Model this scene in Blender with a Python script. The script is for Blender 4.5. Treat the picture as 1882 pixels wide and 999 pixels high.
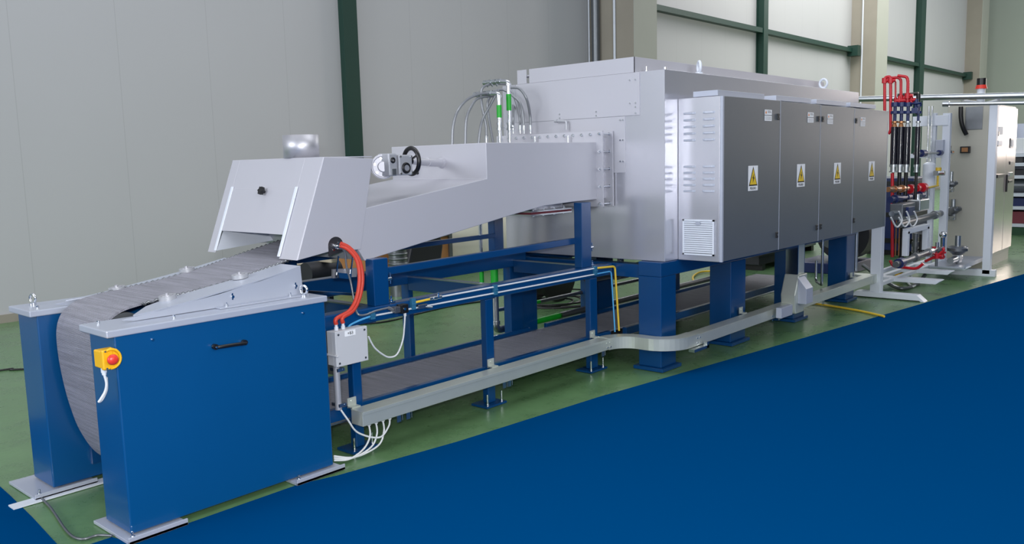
import bpy, math, random
from mathutils import Vector, Matrix
random.seed(7)
S = bpy.context.scene
COL = S.collection
for o in list(bpy.data.objects): bpy.data.objects.remove(o)
# ------------------------------------------------------------------ camera
FPX, CH = 1557.6, 1.6
YAW, PIT, ROL = math.radians(41.679), math.radians(7.4196), math.radians(1.46564)
fw = Vector((math.cos(PIT)*math.cos(YAW), math.cos(PIT)*math.sin(YAW), -math.sin(PIT)))
r0 = fw.cross(Vector((0,0,1))).normalized(); d0 = fw.cross(r0)
RX = r0*math.cos(ROL)+d0*math.sin(ROL); DN = -r0*math.sin(ROL)+d0*math.cos(ROL)
cam = bpy.data.objects.new('camera', bpy.data.cameras.new('camera')); COL.objects.link(cam)
cam.data.sensor_width = 36; cam.data.lens = FPX*36/1882; cam.data.clip_end = 200
m = Matrix.Identity(4)
for i in range(3): m[i][0], m[i][1], m[i][2], m[i][3] = RX[i], -DN[i], -fw[i], (0,0,CH)[i]
cam.matrix_world = m; S.camera = cam
# ------------------------------------------------------------------ light, exposure
S.view_settings.view_transform = 'Standard'; S.view_settings.look = 'None'
S.view_settings.exposure = 0.0; S.view_settings.gamma = 1; S.view_settings.use_curve_mapping = False
W = bpy.data.worlds.new('world'); S.world = W; W.use_nodes = True
bg = W.node_tree.nodes['Background']; bg.inputs[0].default_value = (.80,.87,1.0,1); bg.inputs[1].default_value = .46
def area(name, loc, target, sx, sy, e, col=(1,1,1)):
    l = bpy.data.lights.new(name, 'AREA'); l.shape = 'RECTANGLE'; l.size = sx; l.size_y = sy; l.energy = e; l.color = col
    o = bpy.data.objects.new(name, l); COL.objects.link(o); o.location = loc
    o.rotation_euler = (Vector(target)-Vector(loc)).to_track_quat('-Z','Y').to_euler(); return o
area('skylight_hall', (5,3.5,9), (5.5,4,0), 11, 4, 340, (.97,.98,1))
area('skylight_far', (28,5,9.5), (29,7,0), 26, 5, 2300, (1,.98,.94))
area('hall_entrance_daylight', (-15,6,6.5), (5,4.2,1.4), 9, 6, 1750, (.92,.95,1))
area('aisle_fill', (0,-7,5), (4,4,1), 8, 4, 520, (.97,.98,1))  # unseen fill lamp added to brighten the aisle-facing sides
fl_ = bpy.data.lights.new('camera_flash','POINT'); fl_.energy = 420; fl_.shadow_soft_size = .05; flo = bpy.data.objects.new('camera_flash', fl_); COL.objects.link(flo); flo.location = (-.05,.02,1.72)
area('far_window_daylight', (24,.9,3.2), (13,2.7,1.6), 3.2, 3.4, 300, (1,.88,.82))
# ------------------------------------------------------------------ unprojection of measured points onto known planes
def ray(x, y): return RX*((x-941)/FPX)+DN*((y-499.5)/FPX)+fw
CP = Vector((0,0,CH))
def PX(x, y, X): d = ray(x,y); return CP+d*(X/d.x)
def PY(x, y, Y): d = ray(x,y); return CP+d*(Y/d.y)
def PZ(x, y, Z): d = ray(x,y); return CP+d*((Z-CH)/d.z)
# ------------------------------------------------------------------ materials
def srgb(r,g,b):
    f = lambda c: (c/12.92 if c<=.04045 else ((c+.055)/1.055)**2.4)
    return (f(r/255),f(g/255),f(b/255),1)
MATS = {}
def mat(name, rgb, rough=.5, metal=0, var=.06, scale=6, bump=0, bscale=200, coat=0, kind='noise'):
    m = bpy.data.materials.new(name); m.use_nodes = True; nt = m.node_tree; N = nt.nodes; L = nt.links
    b = N['Principled BSDF']; b.inputs['Roughness'].default_value = rough; b.inputs['Metallic'].default_value = metal
    if coat: b.inputs['Coat Weight'].default_value = coat; b.inputs['Coat Roughness'].default_value = .12
    c = srgb(*rgb); tc = N.new('ShaderNodeTexCoord')
    n = N.new('ShaderNodeTexNoise'); n.inputs['Scale'].default_value = scale; n.inputs['Detail'].default_value = 4
    L.new(tc.outputs['Object'], n.inputs['Vector'])
    mx = N.new('ShaderNodeMix'); mx.data_type = 'RGBA'
    mx.inputs[6].default_value = tuple(min(1,v*(1-var)) for v in c[:3])+(1,); mx.inputs[7].default_value = tuple(min(1,v*(1+var)) for v in c[:3])+(1,)
    L.new(n.outputs['Fac'], mx.inputs[0]); L.new(mx.outputs[2], b.inputs['Base Color'])
    if bump:
        n2 = N.new('ShaderNodeTexNoise'); n2.inputs['Scale'].default_value = bscale; L.new(tc.outputs['Object'], n2.inputs['Vector'])
        bp = N.new('ShaderNodeBump'); bp.inputs['Strength'].default_value = bump; bp.inputs['Distance'].default_value = .002
        L.new(n2.outputs['Fac'], bp.inputs['Height']); L.new(bp.outputs[0], b.inputs['Normal'])
    MATS[name] = m; return m
M_SIL = mat('silver_painted_sheet', (186,186,194), .42, .15, .02, 2, .05, 400)
M_SILB = mat('silver_sheet_glossy', (200,201,209), .24, .6, .02, 2)
M_CAB = mat('silver_door_shaded', (122,128,134), .36, .6, .04, 3, .05, 500)  # base darkened for the shade on the aisle-facing doors
M_LID = mat('pale_grey_lid', (176,182,196), .35, .2, .03, 4)
M_BLUE = mat('navy_blue_enamel', (0,74,128), .32, 0, .05, 3, coat=.3)
M_NAVY = mat('navy_blue_steelwork', (0,60,112), .3, 0, .08, 4, coat=.4)
M_CLIP = mat('teal_plastic_clip', (40,105,140), .5)
M_CHR = mat('chrome', (225,228,232), .14, 1, .02)
M_ZINC = mat('zinc_plated', (190,195,198), .3, 1, .06, 20)
M_GALV = mat('galvanised_trunking', (204,210,202), .34, .55, .06, 9)
M_ROD = mat('bright_tube', (236,239,243), .3, .25, .02)
M_ALU = mat('cast_aluminium', (176,178,184), .45, .4, .04, 30)
M_DPLT = mat('dark_burner_plate', (62,62,66), .4, .5)
M_STL = mat('brushed_stainless', (196,196,202), .45, .8, .04, 30)
M_IRON = mat('dull_grey_iron', (120,124,128), .4, .8, .1, 20)
M_BLK = mat('black_plastic', (22,22,24), .35)
M_RED = mat('red_gas_paint', (190,20,36), .35)
M_RHOSE = mat('orange_red_sleeve', (200,62,44), .5)
M_REDB = mat('red_button', (225,60,45), .35)
M_YEL = mat('yellow_plastic', (235,180,20), .4)
M_YTUB = mat('yellow_tube', (225,190,60), .4)
M_BTUB = mat('light_blue_tube', (80,165,220), .35)
M_WHT = mat('white_enamel', (214,220,230), .4, 0, .03)
M_WCAB = mat('white_cable', (215,218,220), .45)
M_BOX = mat('light_grey_plastic', (192,194,198), .45, 0, .02)
M_LBL = mat('label_white', (238,240,242), .5, 0, .02)
M_INK = mat('black_ink', (14,14,16), .6)
M_SIGN = mat('sign_yellow', (226,190,20), .5)
M_GPIPE = mat('bright_green_band', (20,160,40), .4)
M_HOSE = mat('braided_steel_hose', (140,143,148), .4, .6, .25, 300)
M_GRN = mat('dark_green_steel', (20,58,48), .45, 0, .08)
M_BEIG = mat('beige_cabinet_enamel', (176,174,162), .4, 0, .03)
M_CABF = mat('cabinet_door_glossy', (222,206,198), .2, .5, .03)
M_CYL = mat('black_gloss_cylinder', (20,20,34), .15, 0, .1, coat=.6)
M_DNAV = mat('dark_blue_valve', (24,40,90), .35)
M_WOOD = mat('plywood_brown', (176,122,72), .6, 0, .18, 8)
M_CARD = mat('pale_cardboard', (196,184,160), .7, 0, .1, 5)
M_TARP = mat('dark_plastic_sheet', (28,30,36), .5, 0, .2, 6)
M_CREAM = mat('cream_sack', (206,204,186), .7, 0, .06, 4)
M_BRASS = mat('brass_fitting', (180,130,90), .3, .8)
M_TEAL = mat('shelf_goods_teal', (50,110,100), .5); M_MAR = mat('shelf_goods_maroon', (120,50,60), .6)
M_PIL = mat('pillar_concrete_paint', (152,146,134), .8, 0, .08, 2)  # darker tone carries the shade on the pillar sides; baseboard shares it
M_PILF = mat('pillar_lit_front', (172,174,164), .8, 0, .04, 2)  # paler copy of the pillar tone, light on the front put into colour
def mat_floor():
    m = mat('green_epoxy_floor', (98,134,90), .22, 0, .10, 1.3, coat=0)
    nt = m.node_tree; N = nt.nodes; L = nt.links; b = N['Principled BSDF']
    tc = N['Texture Coordinate']; old = b.inputs['Base Color'].links[0].from_socket
    n = N.new('ShaderNodeTexNoise'); n.inputs['Scale'].default_value = 3.5; n.inputs['Detail'].default_value = 8; n.inputs['Roughness'].default_value = .7
    L.new(tc.outputs['Object'], n.inputs['Vector'])
    cr = N.new('ShaderNodeValToRGB'); cr.color_ramp.elements[0].position = .3; cr.color_ramp.elements[0].color = (.70,.74,.72,1); cr.color_ramp.elements[1].position = .62; cr.color_ramp.elements[1].color = (1,1,1,1)
    L.new(n.outputs['Fac'], cr.inputs[0])
    mx = N.new('ShaderNodeMix'); mx.data_type = 'RGBA'; mx.blend_type = 'MULTIPLY'; mx.inputs[0].default_value = 1
    L.new(old, mx.inputs[6]); L.new(cr.outputs[0], mx.inputs[7]); L.new(mx.outputs[2], b.inputs['Base Color'])
    mr = N.new('ShaderNodeMapRange'); mr.inputs[3].default_value = .16; mr.inputs[4].default_value = .42; L.new(n.outputs['Fac'], mr.inputs[0]); L.new(mr.outputs[0], b.inputs['Roughness'])
    bp = N.new('ShaderNodeBump'); bp.inputs['Strength'].default_value = .12; bp.inputs['Distance'].default_value = .01
    n3 = N.new('ShaderNodeTexNoise'); n3.inputs['Scale'].default_value = 18; L.new(tc.outputs['Object'], n3.inputs['Vector'])
    L.new(n3.outputs['Fac'], bp.inputs['Height']); L.new(bp.outputs[0], b.inputs['Normal'])
    return m
M_FLR = mat_floor()
M_FBLU = mat('blue_overlay_field', (0,62,112), .9, 0, .01, 1)  # flat blue graphic overlay, added as a thin sheet over the floor
M_FBLU.node_tree.nodes['Principled BSDF'].inputs['Specular IOR Level'].default_value = .0
def mat_wall():
    m = mat('sandwich_panel_wall', (184,185,187), .7, 0, .025, .7)
    nt = m.node_tree; N = nt.nodes; L = nt.links; b = N['Principled BSDF']; tc = N['Texture Coordinate']
    old = b.inputs['Base Color'].links[0].from_socket
    w = N.new('ShaderNodeTexBrick'); w.inputs['Scale'].default_value = 1; w.offset = 0
    w.inputs['Brick Width'].default_value = 1.15; w.inputs['Row Height'].default_value = 40; w.inputs['Mortar Size'].default_value = .004
    w.inputs['Color1'].default_value = w.inputs['Color2'].default_value = (1,1,1,1); w.inputs['Mortar'].default_value = (.86,.86,.86,1)
    L.new(tc.outputs['Object'], w.inputs['Vector'])
    mp = N.new('ShaderNodeMapping'); mp.inputs['Rotation'].default_value = (math.pi/2,0,0); L.new(tc.outputs['Object'], mp.inputs[0]); L.new(mp.outputs[0], w.inputs['Vector'])
    mx = N.new('ShaderNodeMix'); mx.data_type = 'RGBA'; mx.blend_type = 'MULTIPLY'; mx.inputs[0].default_value = 1
    L.new(old, mx.inputs[6]); L.new(w.outputs[0], mx.inputs[7]); L.new(mx.outputs[2], b.inputs['Base Color'])
    return m
M_WALL = mat_wall()
def mat_belt():
    m = mat('woven_wire_mesh', (198,198,206), .5, .3, .1, 30)
    nt = m.node_tree; N = nt.nodes; L = nt.links; b = N['Principled BSDF']
    uv = N.new('ShaderNodeUVMap')
    w1 = N.new('ShaderNodeTexWave'); w1.bands_direction = 'X'; w1.inputs['Scale'].default_value = 55
    w2 = N.new('ShaderNodeTexWave'); w2.bands_direction = 'Y'; w2.inputs['Scale'].default_value = 70
    mp = N.new('ShaderNodeMapping'); L.new(uv.outputs[0], mp.inputs[0])
    L.new(mp.outputs[0], w1.inputs[0]); L.new(mp.outputs[0], w2.inputs[0])
    mu = N.new('ShaderNodeMath'); mu.operation = 'MULTIPLY'; L.new(w1.outputs['Fac'], mu.inputs[0]); L.new(w2.outputs['Fac'], mu.inputs[1])
    old = b.inputs['Base Color'].links[0].from_socket
    cr = N.new('ShaderNodeValToRGB'); cr.color_ramp.elements[0].color = (.48,.48,.5,1); cr.color_ramp.elements[0].position = .05; cr.color_ramp.elements[1].color = (1.15,1.15,1.18,1); cr.color_ramp.elements[1].position = .7
    L.new(mu.outputs[0], cr.inputs[0])
    mx = N.new('ShaderNodeMix'); mx.data_type = 'RGBA'; mx.blend_type = 'MULTIPLY'; mx.inputs[0].default_value = 1
    L.new(old, mx.inputs[6]); L.new(cr.outputs[0], mx.inputs[7])
    mx2 = N.new('ShaderNodeMix'); mx2.data_type = 'RGBA'; mx2.blend_type = 'MULTIPLY'; mx2.inputs[0].default_value = 1
    cr2 = N.new('ShaderNodeValToRGB'); cr2.color_ramp.elements[0].color = (.80,.80,.82,1); cr2.color_ramp.elements[0].position = .35; cr2.color_ramp.elements[1].color = (1.15,1.15,1.18,1); cr2.color_ramp.elements[1].position = .68
    L.new(mx.outputs[2], mx2.inputs[6]); L.new(cr2.outputs[0], mx2.inputs[7]); L.new(mx2.outputs[2], b.inputs['Base Color'])
    mp2 = N.new('ShaderNodeMapping'); mp2.inputs['Scale'].default_value = (70,2.2,1); L.new(uv.outputs[0], mp2.inputs[0])
    ns = N.new('ShaderNodeTexNoise'); ns.inputs['Scale'].default_value = 1; ns.inputs['Detail'].default_value = 5; L.new(mp2.outputs[0], ns.inputs['Vector'])
    L.new(ns.outputs['Fac'], cr2.inputs[0]); ad = N.new('ShaderNodeMath'); ad.operation = 'ADD'; L.new(mu.outputs[0], ad.inputs[0]); L.new(ns.outputs['Fac'], ad.inputs[1])
    bp = N.new('ShaderNodeBump'); bp.inputs['Strength'].default_value = .9; bp.inputs['Distance'].default_value = .006
    L.new(ad.outputs[0], bp.inputs['Height']); L.new(bp.outputs[0], b.inputs['Normal']); return m
M_BELT = mat_belt()
# ------------------------------------------------------------------ mesh helpers
def V(*a): return Vector(a)
def smooth_path(pts, n=8):
    P = [Vector(p) for p in pts]; out = []
    for i in range(len(P)-1):
        p0 = P[max(i-1,0)]; p1 = P[i]; p2 = P[i+1]; p3 = P[min(i+2,len(P)-1)]
        for k in range(n):
            t = k/n
            out.append(.5*((2*p1)+(p2-p0)*t+(2*p0-5*p1+4*p2-p3)*t*t+(3*p1-p0-3*p2+p3)*t**3))
    out.append(P[-1]); return out
class MB:
    def __init__(s): s.v = []; s.f = []; s.sm = []
    def add(s, vs, fs, smooth=False):
        b = len(s.v); s.v += [Vector(v) for v in vs]
        for f in fs: s.f.append([b+i for i in f]); s.sm.append(smooth)
        return s
    def box(s, x0, x1, y0, y1, z0, z1):
        if x0>x1: x0,x1 = x1,x0
        if y0>y1: y0,y1 = y1,y0
        if z0>z1: z0,z1 = z1,z0
        return s.add([(x0,y0,z0),(x1,y0,z0),(x1,y1,z0),(x0,y1,z0),(x0,y0,z1),(x1,y0,z1),(x1,y1,z1),(x0,y1,z1)],
              [(0,3,2,1),(4,5,6,7),(0,1,5,4),(1,2,6,5),(2,3,7,6),(3,0,4,7)])
    def prism(s, poly, axis, a, b):
        # poly: list of 2D points in the plane perpendicular to axis ('y': (x,z), 'x': (y,z), 'z': (x,y))
        def P(p, t): return {'y': (p[0],t,p[1]), 'x': (t,p[0],p[1]), 'z': (p[0],p[1],t)}[axis]
        n = len(poly); A = sum(poly[i][0]*poly[(i+1)%n][1]-poly[(i+1)%n][0]*poly[i][1] for i in range(n))
        if a > b: a, b = b, a
        ccw = A > 0
        if axis == 'y': ccw = not ccw
        pl = poly if ccw else poly[::-1]
        vs = [P(p,a) for p in pl]+[P(p,b) for p in pl]
        fs = [tuple(range(n))[::-1], tuple(range(n,2*n))]+[(i,(i+1)%n,n+(i+1)%n,n+i) for i in range(n)]
        return s.add(vs, fs)
    def bar(s, p, q, w, h, up=(0,0,1)):
        p, q = Vector(p), Vector(q); d = (q-p).normalized(); u = Vector(up)
        sd = d.cross(u).normalized(); u = sd.cross(d); sd *= w/2; u *= h/2
        vs = [p-sd-u,p+sd-u,p+sd+u,p-sd+u,q-sd-u,q+sd-u,q+sd+u,q-sd+u]
        return s.add(vs, [(0,1,2,3),(7,6,5,4),(1,0,4,5),(2,1,5,6),(3,2,6,7),(0,3,7,4)])
    def ring(s, c, d, r, seg):
        d = d.normalized(); a = d.orthogonal().normalized(); b = d.cross(a)
        return [c+(a*math.cos(t)+b*math.sin(t))*r for t in [2*math.pi*i/seg for i in range(seg)]]
    def cyl(s, p, q, r, r2=None, seg=20):
        p, q = Vector(p), Vector(q); r2 = r if r2 is None else r2; d = q-p
        A = s.ring(p,d,r,seg); B = s.ring(q,d,r2,seg)
        s.add(A+B, [(i,(i+1)%seg,seg+(i+1)%seg,seg+i) for i in range(seg)], True)
        s.add(A, [tuple(range(seg))[::-1]]); s.add(B, [tuple(range(seg))]); return s
    def pipe(s, p, q, r, t, seg=28):   # hollow
        p, q = Vector(p), Vector(q); d = q-p
        R = [s.ring(p,d,r,seg), s.ring(q,d,r,seg), s.ring(q,d,r-t,seg), s.ring(p,d,r-t,seg)]
        vs = sum(R, []); fs = []
        for k in range(4):
            for i in range(seg): fs.append((k*seg+i,k*seg+(i+1)%seg,((k+1)%4)*seg+(i+1)%seg,((k+1)%4)*seg+i))
        return s.add(vs, fs, True)
    def tube(s, pts, r, seg=10, sm=True, n=8):
        P = smooth_path(pts, n) if sm else [Vector(p) for p in pts]
        fr = None; vs = []
        for i, p in enumerate(P):
            d = (P[min(i+1,len(P)-1)]-P[max(i-1,0)]).normalized()
            if fr is None: a = d.orthogonal().normalized()
            else: a = (fr-d*fr.dot(d)).normalized()
            fr = a; b = d.cross(a)
            rr = r
            vs += [p+(a*math.cos(t)+b*math.sin(t))*rr for t in [2*math.pi*k/seg for k in range(seg)]]
        fs = []
        for i in range(len(P)-1):
            for k in range(seg): fs.append((i*seg+k,i*seg+(k+1)%seg,(i+1)*seg+(k+1)%seg,(i+1)*seg+k))
        s.add(vs, fs, True); n_ = len(P)
        s.add(vs[:seg], [tuple(range(seg))[::-1]]); s.add(vs[-seg:], [tuple(range(seg))]); return s
    def bend(s, pts, r, br=.05, seg=12):
        # straight runs with rounded corners
        P = [Vector(p) for p in pts]; out = [P[0]]
        for i in range(1, len(P)-1):
            a, b, c = P[i-1], P[i], P[i+1]; u = (a-b).normalized(); w = (c-b).normalized()
            k = min(br, (a-b).length*.49, (c-b).length*.49)
            for t in [j/6 for j in range(7)]:
                out.append((b+u*k)*(1-t)**2+b*2*t*(1-t)+(b+w*k)*t*t)
        out.append(P[-1]); return s.tube(out, r, seg, sm=False)
    def torus(s, c, axis, R, r, seg=28, sg=10):
        c = Vector(c); ax = Vector(axis).normalized(); pts = s.ring(c, ax, R, seg); vs = []
        for p in pts:
            o = (p-c).normalized()
            vs += [p+(o*math.cos(t)+ax*math.sin(t))*r for t in [2*math.pi*k/sg for k in range(sg)]]
        fs = [(i*sg+k,((i+1)%seg)*sg+k,((i+1)%seg)*sg+(k+1)%sg,i*sg+(k+1)%sg) for i in range(seg) for k in range(sg)]
        return s.add(vs, fs, True)
    def ball(s, c, r, sc=(1,1,1), seg=16, rn=10):
        c = Vector(c); vs = []
        for i in range(rn+1):
            th = math.pi*i/rn
            for k in range(seg):
                ph = 2*math.pi*k/seg
                vs.append(c+Vector((math.sin(th)*math.cos(ph)*r*sc[0], math.sin(th)*math.sin(ph)*r*sc[1], math.cos(th)*r*sc[2])))
        fs = [(i*seg+k,(i+1)*seg+k,(i+1)*seg+(k+1)%seg,i*seg+(k+1)%seg) for i in range(rn) for k in range(seg)]
        return s.add(vs, fs, True)
    def hexbolt(s, p, d, r=.009, h=.008, shank=0):
        p = Vector(p); d = Vector(d).normalized(); s.cyl(p, p+d*h, r, seg=6)
        if shank: s.cyl(p+d*h, p+d*(h+shank), r*.5, seg=8)
        return s
OFF = {}
def tag(o, label, cat, group=None, kind=None):
    o['label'] = label; o['category'] = cat
    if group: o['group'] = group
    if kind: o['kind'] = kind
    return o
def thing(name, label, cat, loc=(0,0,0), group=None):
    o = bpy.data.objects.new(name, None); COL.objects.link(o); o.empty_display_size = .1
    o.location = loc; OFF[o.name] = Vector(loc); return tag(o, label, cat, group)
def obj(name, mb, m, parent=None, bevel=0, label=None, loc=None):
    L = OFF[parent.name] if parent else Vector(loc or (0,0,0))
    me = bpy.data.meshes.new(name); me.from_pydata([v-L for v in mb.v], [], mb.f); me.update()
    me.polygons.foreach_set('use_smooth', mb.sm)
    me.materials.append(m); o = bpy.data.objects.new(name, me); COL.objects.link(o)
    if parent: o.parent = parent
    else: o.location = L
    OFF[o.name] = L
    if bevel:
        b = o.modifiers.new('bevel','BEVEL'); b.width = bevel; b.segments = 2; b.limit_method = 'ANGLE'; b.angle_limit = .7
    if label: o['label'] = label
    return o
def struct(name, mb, m, parent=None, bevel=0):
    o = obj(name, mb, m, parent, bevel)
    if not parent: o['kind'] = 'structure'
    return o
def base_of(mb):
    xs = [v.x for v in mb.v]; ys = [v.y for v in mb.v]; zs = [v.z for v in mb.v]
    return ((min(xs)+max(xs))/2, (min(ys)+max(ys))/2, min(zs))
def single(name, mb, m, label, cat, group=None, bevel=0, kind=None):
    return tag(obj(name, mb, m, None, bevel, loc=base_of(mb)), label, cat, group, kind)
def eyebolt(mb, c, axis, R=.022, r=.0065):
    c = Vector(c); mb.cyl(c, c+V(0,0,.012), R*.75); mb.torus(c+V(0,0,.012+R), axis, R, r); return mb
def text_mesh(txt, size):
    cu = bpy.data.curves.new('t','FONT'); cu.body = txt; cu.size = size; cu.align_x = 'CENTER'; cu.align_y = 'CENTER'; cu.extrude = .0006
    o = bpy.data.objects.new('t', cu); COL.objects.link(o); bpy.context.view_layer.update()
    me = bpy.data.meshes.new_from_object(o.evaluated_get(bpy.context.evaluated_depsgraph_get())); bpy.data.objects.remove(o); return me
def text_on(name, txt, size, c, m, parent, ux=(1,0,0), uy=(0,0,1)):
    # flat lettering in plane spanned by ux, uy
    me = text_mesh(txt, size); mb = MB(); c = Vector(c); ux = Vector(ux); uy = Vector(uy); n = ux.cross(uy)
    mb.add([c+ux*v.co.x+uy*v.co.y+n*v.co.z for v in me.vertices], [tuple(p.vertices) for p in me.polygons])
    bpy.data.meshes.remove(me); return obj(name, mb, m, parent)

# ================================================================== SETTING
mb = MB(); mb.box(-16,45,-9.2,10.4,-.1,0); struct('floor', mb, M_FLR)
edge = [(-6,3.60),(1.62,3.60)]+[tuple(PZ(*p,.003)[:2]) for p in ((345,961),(550,889),(620,873),(840,811),(1100,729),(1350,657),(1600,585),(1882,503))]
e = Vector(edge[-1])+(Vector(edge[-1])-Vector(edge[-2]))*2
left = [tuple(PZ(*p,.003)[:2]) for p in ((118,999),(105,999),(60,950),(20,911),(0,893))]
lf = Vector(left[-1])+(Vector(left[-1])-Vector(left[-2]))*6
# right-hand blue field: flat graphic overlay cut along the machine, added as a floor sheet
mb = MB(); poly = [tuple(PZ(166,999,.003)[:2]), tuple(PZ(206,986,.003)[:2]), (1.5,3.56)]+edge[2:]+[tuple(e),(e.x,-7),(left[0][0]-.15,-7),(left[0][0]-.15,3.5)]
mb.prism(poly, 'z', .0, .003); struct('floor', mb, M_FBLU)
mb = MB(); poly = left+[tuple(lf),(-15.9,lf.y),(-15.9,-7),(left[0][0]-.15,-7),(left[0][0]-.15,3.5)]  # left-hand piece of the same flat overlay
mb.prism(poly, 'z', .0, .003); struct('floor', mb, M_FBLU)
mb = MB(); mb.box(-16,45,10.2,10.4,0,9); struct('wall_back', mb, M_WALL)
mb = MB(); mb.box(3,44.2,-9.2,-9,0,9); struct('wall_right', mb, mat('aisle_wall_paint', (112,114,112), .8, 0, .05, .5))  # unseen wall added dark, to block world light and dim side reflections
M_WEND = mat('end_wall_paint', (160,168,158), .8, 0, .03, 1)
mb = MB(); mb.box(44.2,44.4,-9.2,10.2,0,9); struct('wall_end', mb, M_WEND)
mb = MB(); mb.box(-6,44,10.17,10.2,0,.09); struct('baseboard_back', mb, M_PIL)
# pillars (one per bay) with conduit
PD = [(13.9,9.14,.78,4),(27.97,9.42,1.0,2),(41.5,9.6,1.1,1)]
for i,(x,y,w,k) in enumerate(PD):
    mb = MB(); mb.box(x,x+w,y,10.2,0,9)
    t = struct('pillar', mb, M_PIL); t.name = 'trim_%d' % (i+1); OFF[t.name] = V(0,0,0)
    mb = MB(); mb.box(x-.003,x+w+.005,y-.02,y,0,9); obj('pillar_lit_face', mb, M_PILF, t)  # thin pale sheet gives the front its lit tone
    if i < 2:
        mb = MB(); mb.cyl((x-.03,y+.42,0),(x-.03,y+.42,9),.025); obj('conduit', mb, M_WHT, t)
    if i == 0:
        mb = MB(); mb.cyl((x-.09,y+.82,0),(x-.09,y+.82,9),.085); obj('downpipe', mb, M_IRON, t)
        mb = MB(); mb.cyl((x-.03,y+1.02,0),(x-.03,y+1.02,9),.02); obj('conduit', mb, M_WHT, t)
# green steel wall posts and braces
gx = PY(622,0,10.05).x; gx2 = PY(652,0,10.05).x
mb = MB(); mb.box(gx+.10,gx2-.02,10.06,10.2,0,9); mb.box(gx+.06,gx2+.02,10.04,10.06,0,9)
single('wall_post', mb, M_GRN, 'dark green steel wall post rising behind the entry hood', 'post')
for (px,lab) in ((1402,'thin dark green wall post crossing the long brace beside the furnace roof'),(1694,'thin dark green wall post behind the red gas pipes')):
    a = PY(px-4,0,10.1).x; b = PY(px+4,0,10.1).x
    mb = MB(); mb.box(a,b,10.0,10.2,0,9); mb.box(a-.03,b+.03,10.17,10.2,0,9); single('wall_post', mb, M_GRN, lab, 'post')
for (xa,xb,lab) in ((14.7,27.9,'dark green horizontal brace on the back wall above the furnace roof'),(29,41.5,'dark green horizontal brace on the back wall above the red gas pipes')):
    mb = MB(); mb.box(xa,xb,10.02,10.17,4.74,4.86); mb.box(xb-.30,xb-.05,9.85,10.17,4.62,4.94); single('wall_brace', mb, M_GRN, lab, 'brace')

# ================================================================== CONVEYOR PEDESTALS
PXa, PXb = 1.508, 2.60
def pedestal(y0, y1, label, front, eyex, zb):
    t = thing('conveyor_pedestal', label, 'machine pedestal', ((PXa+PXb)/2,(y0+y1)/2,0))
    mb = MB(); mb.box(PXa+.005,PXb-.005,y0+.005,y1-.005,.025,.925); obj('casing', mb, M_BLUE, t, .006)
    mb = MB(); mb.box(PXa-.03,PXb+.005,y0-.008,y1+.012,.905,.936); obj('lid', mb, M_LID, t, .005)
    for x in ((PXa-.03,PXa+.24),(PXb-.27,PXb+.03)) if front else ((PXa-.1,PXa+.2),(PXb-.25,PXb+.03)):
        mb = MB(); mb.box(x[0],x[1],y0-.05,y1+.05,.003,.018); mb.box(x[0],x[1],y0-.05,y0-.042,.003,.034)
        f = obj('foot_plate', mb, M_LID, t, .002)
        mb = MB(); mb.hexbolt((x[0]+.03,y0-.022,.018),(0,0,1),.011,.01,.02); obj('anchor_bolt', mb, M_CHR, f)
    mb = MB(); eyebolt(mb, (eyex,y1-.07,.936) if not front else (eyex,y0+.075,.936), (1,.25,0)); obj('eye_bolt', mb, M_CHR, t)
    for x in (PXa+.03,PXa+.30,PXb-.3):
        for y in ((y0+.055),):
            if front and x > PXb-.35: continue
            mb = MB(); mb.hexbolt((x,y1-.05 if x<PXa+.1 and front else y,.936),(0,0,1),.007,.014); obj('lid_bolt', mb, M_CHR, t)
    for p in ((PXa+.17,.865),(PXb-.14,.865)):
        mb = MB(); mb.cyl((p[0],y0+.006,p[1]),(p[0],y0-.003,p[1]),.006,seg=12); obj('rivet', mb, M_CHR, t)
    return t
pedB = pedestal(3.612,3.875,'nearest navy blue pedestal with black handle and yellow emergency stop on it',True,PXb-.08,0)
mb = MB(); a = PY(396,637,3.6); b = PY(450,629,3.6)
mb.tube([a+V(0,.012,0),a+V(.008,-.016,0),(a+b)/2+V(0,-.024,.002),b+V(-.008,-.016,0),b+V(0,.012,0)],.0085,10)
mb.cyl(a+V(0,.013,0),a+V(0,-.006,0),.013); mb.cyl(b+V(0,.013,0),b+V(0,-.006,0),.013); h = obj('handle', mb, M_BLK, pedB, label='black bow handle')
mb = MB(); mb.cyl(a+V(-.004,-.016,0),a+V(-.004,-.021,0),.004); obj('screw', mb, M_CHR, h)
pedA = pedestal(4.478,4.745,'far navy blue pedestal behind the hanging mesh belt',False,PXa+.06,0)
mb = MB(); mb.box(1.70,2.55,4.458,4.479,.10,.22); mb.box(1.70,2.55,4.44,4.479,.215,.225); obj('inner_bracket', mb, M_NAVY, pedA, .002)
mb = MB(); mb.box(1.30,2.7,4.40,4.47,.003,.010); single('floor_strip', mb, M_WHT, 'white strip on the floor along the inner foot of the far pedestal', 'floor strip')

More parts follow.
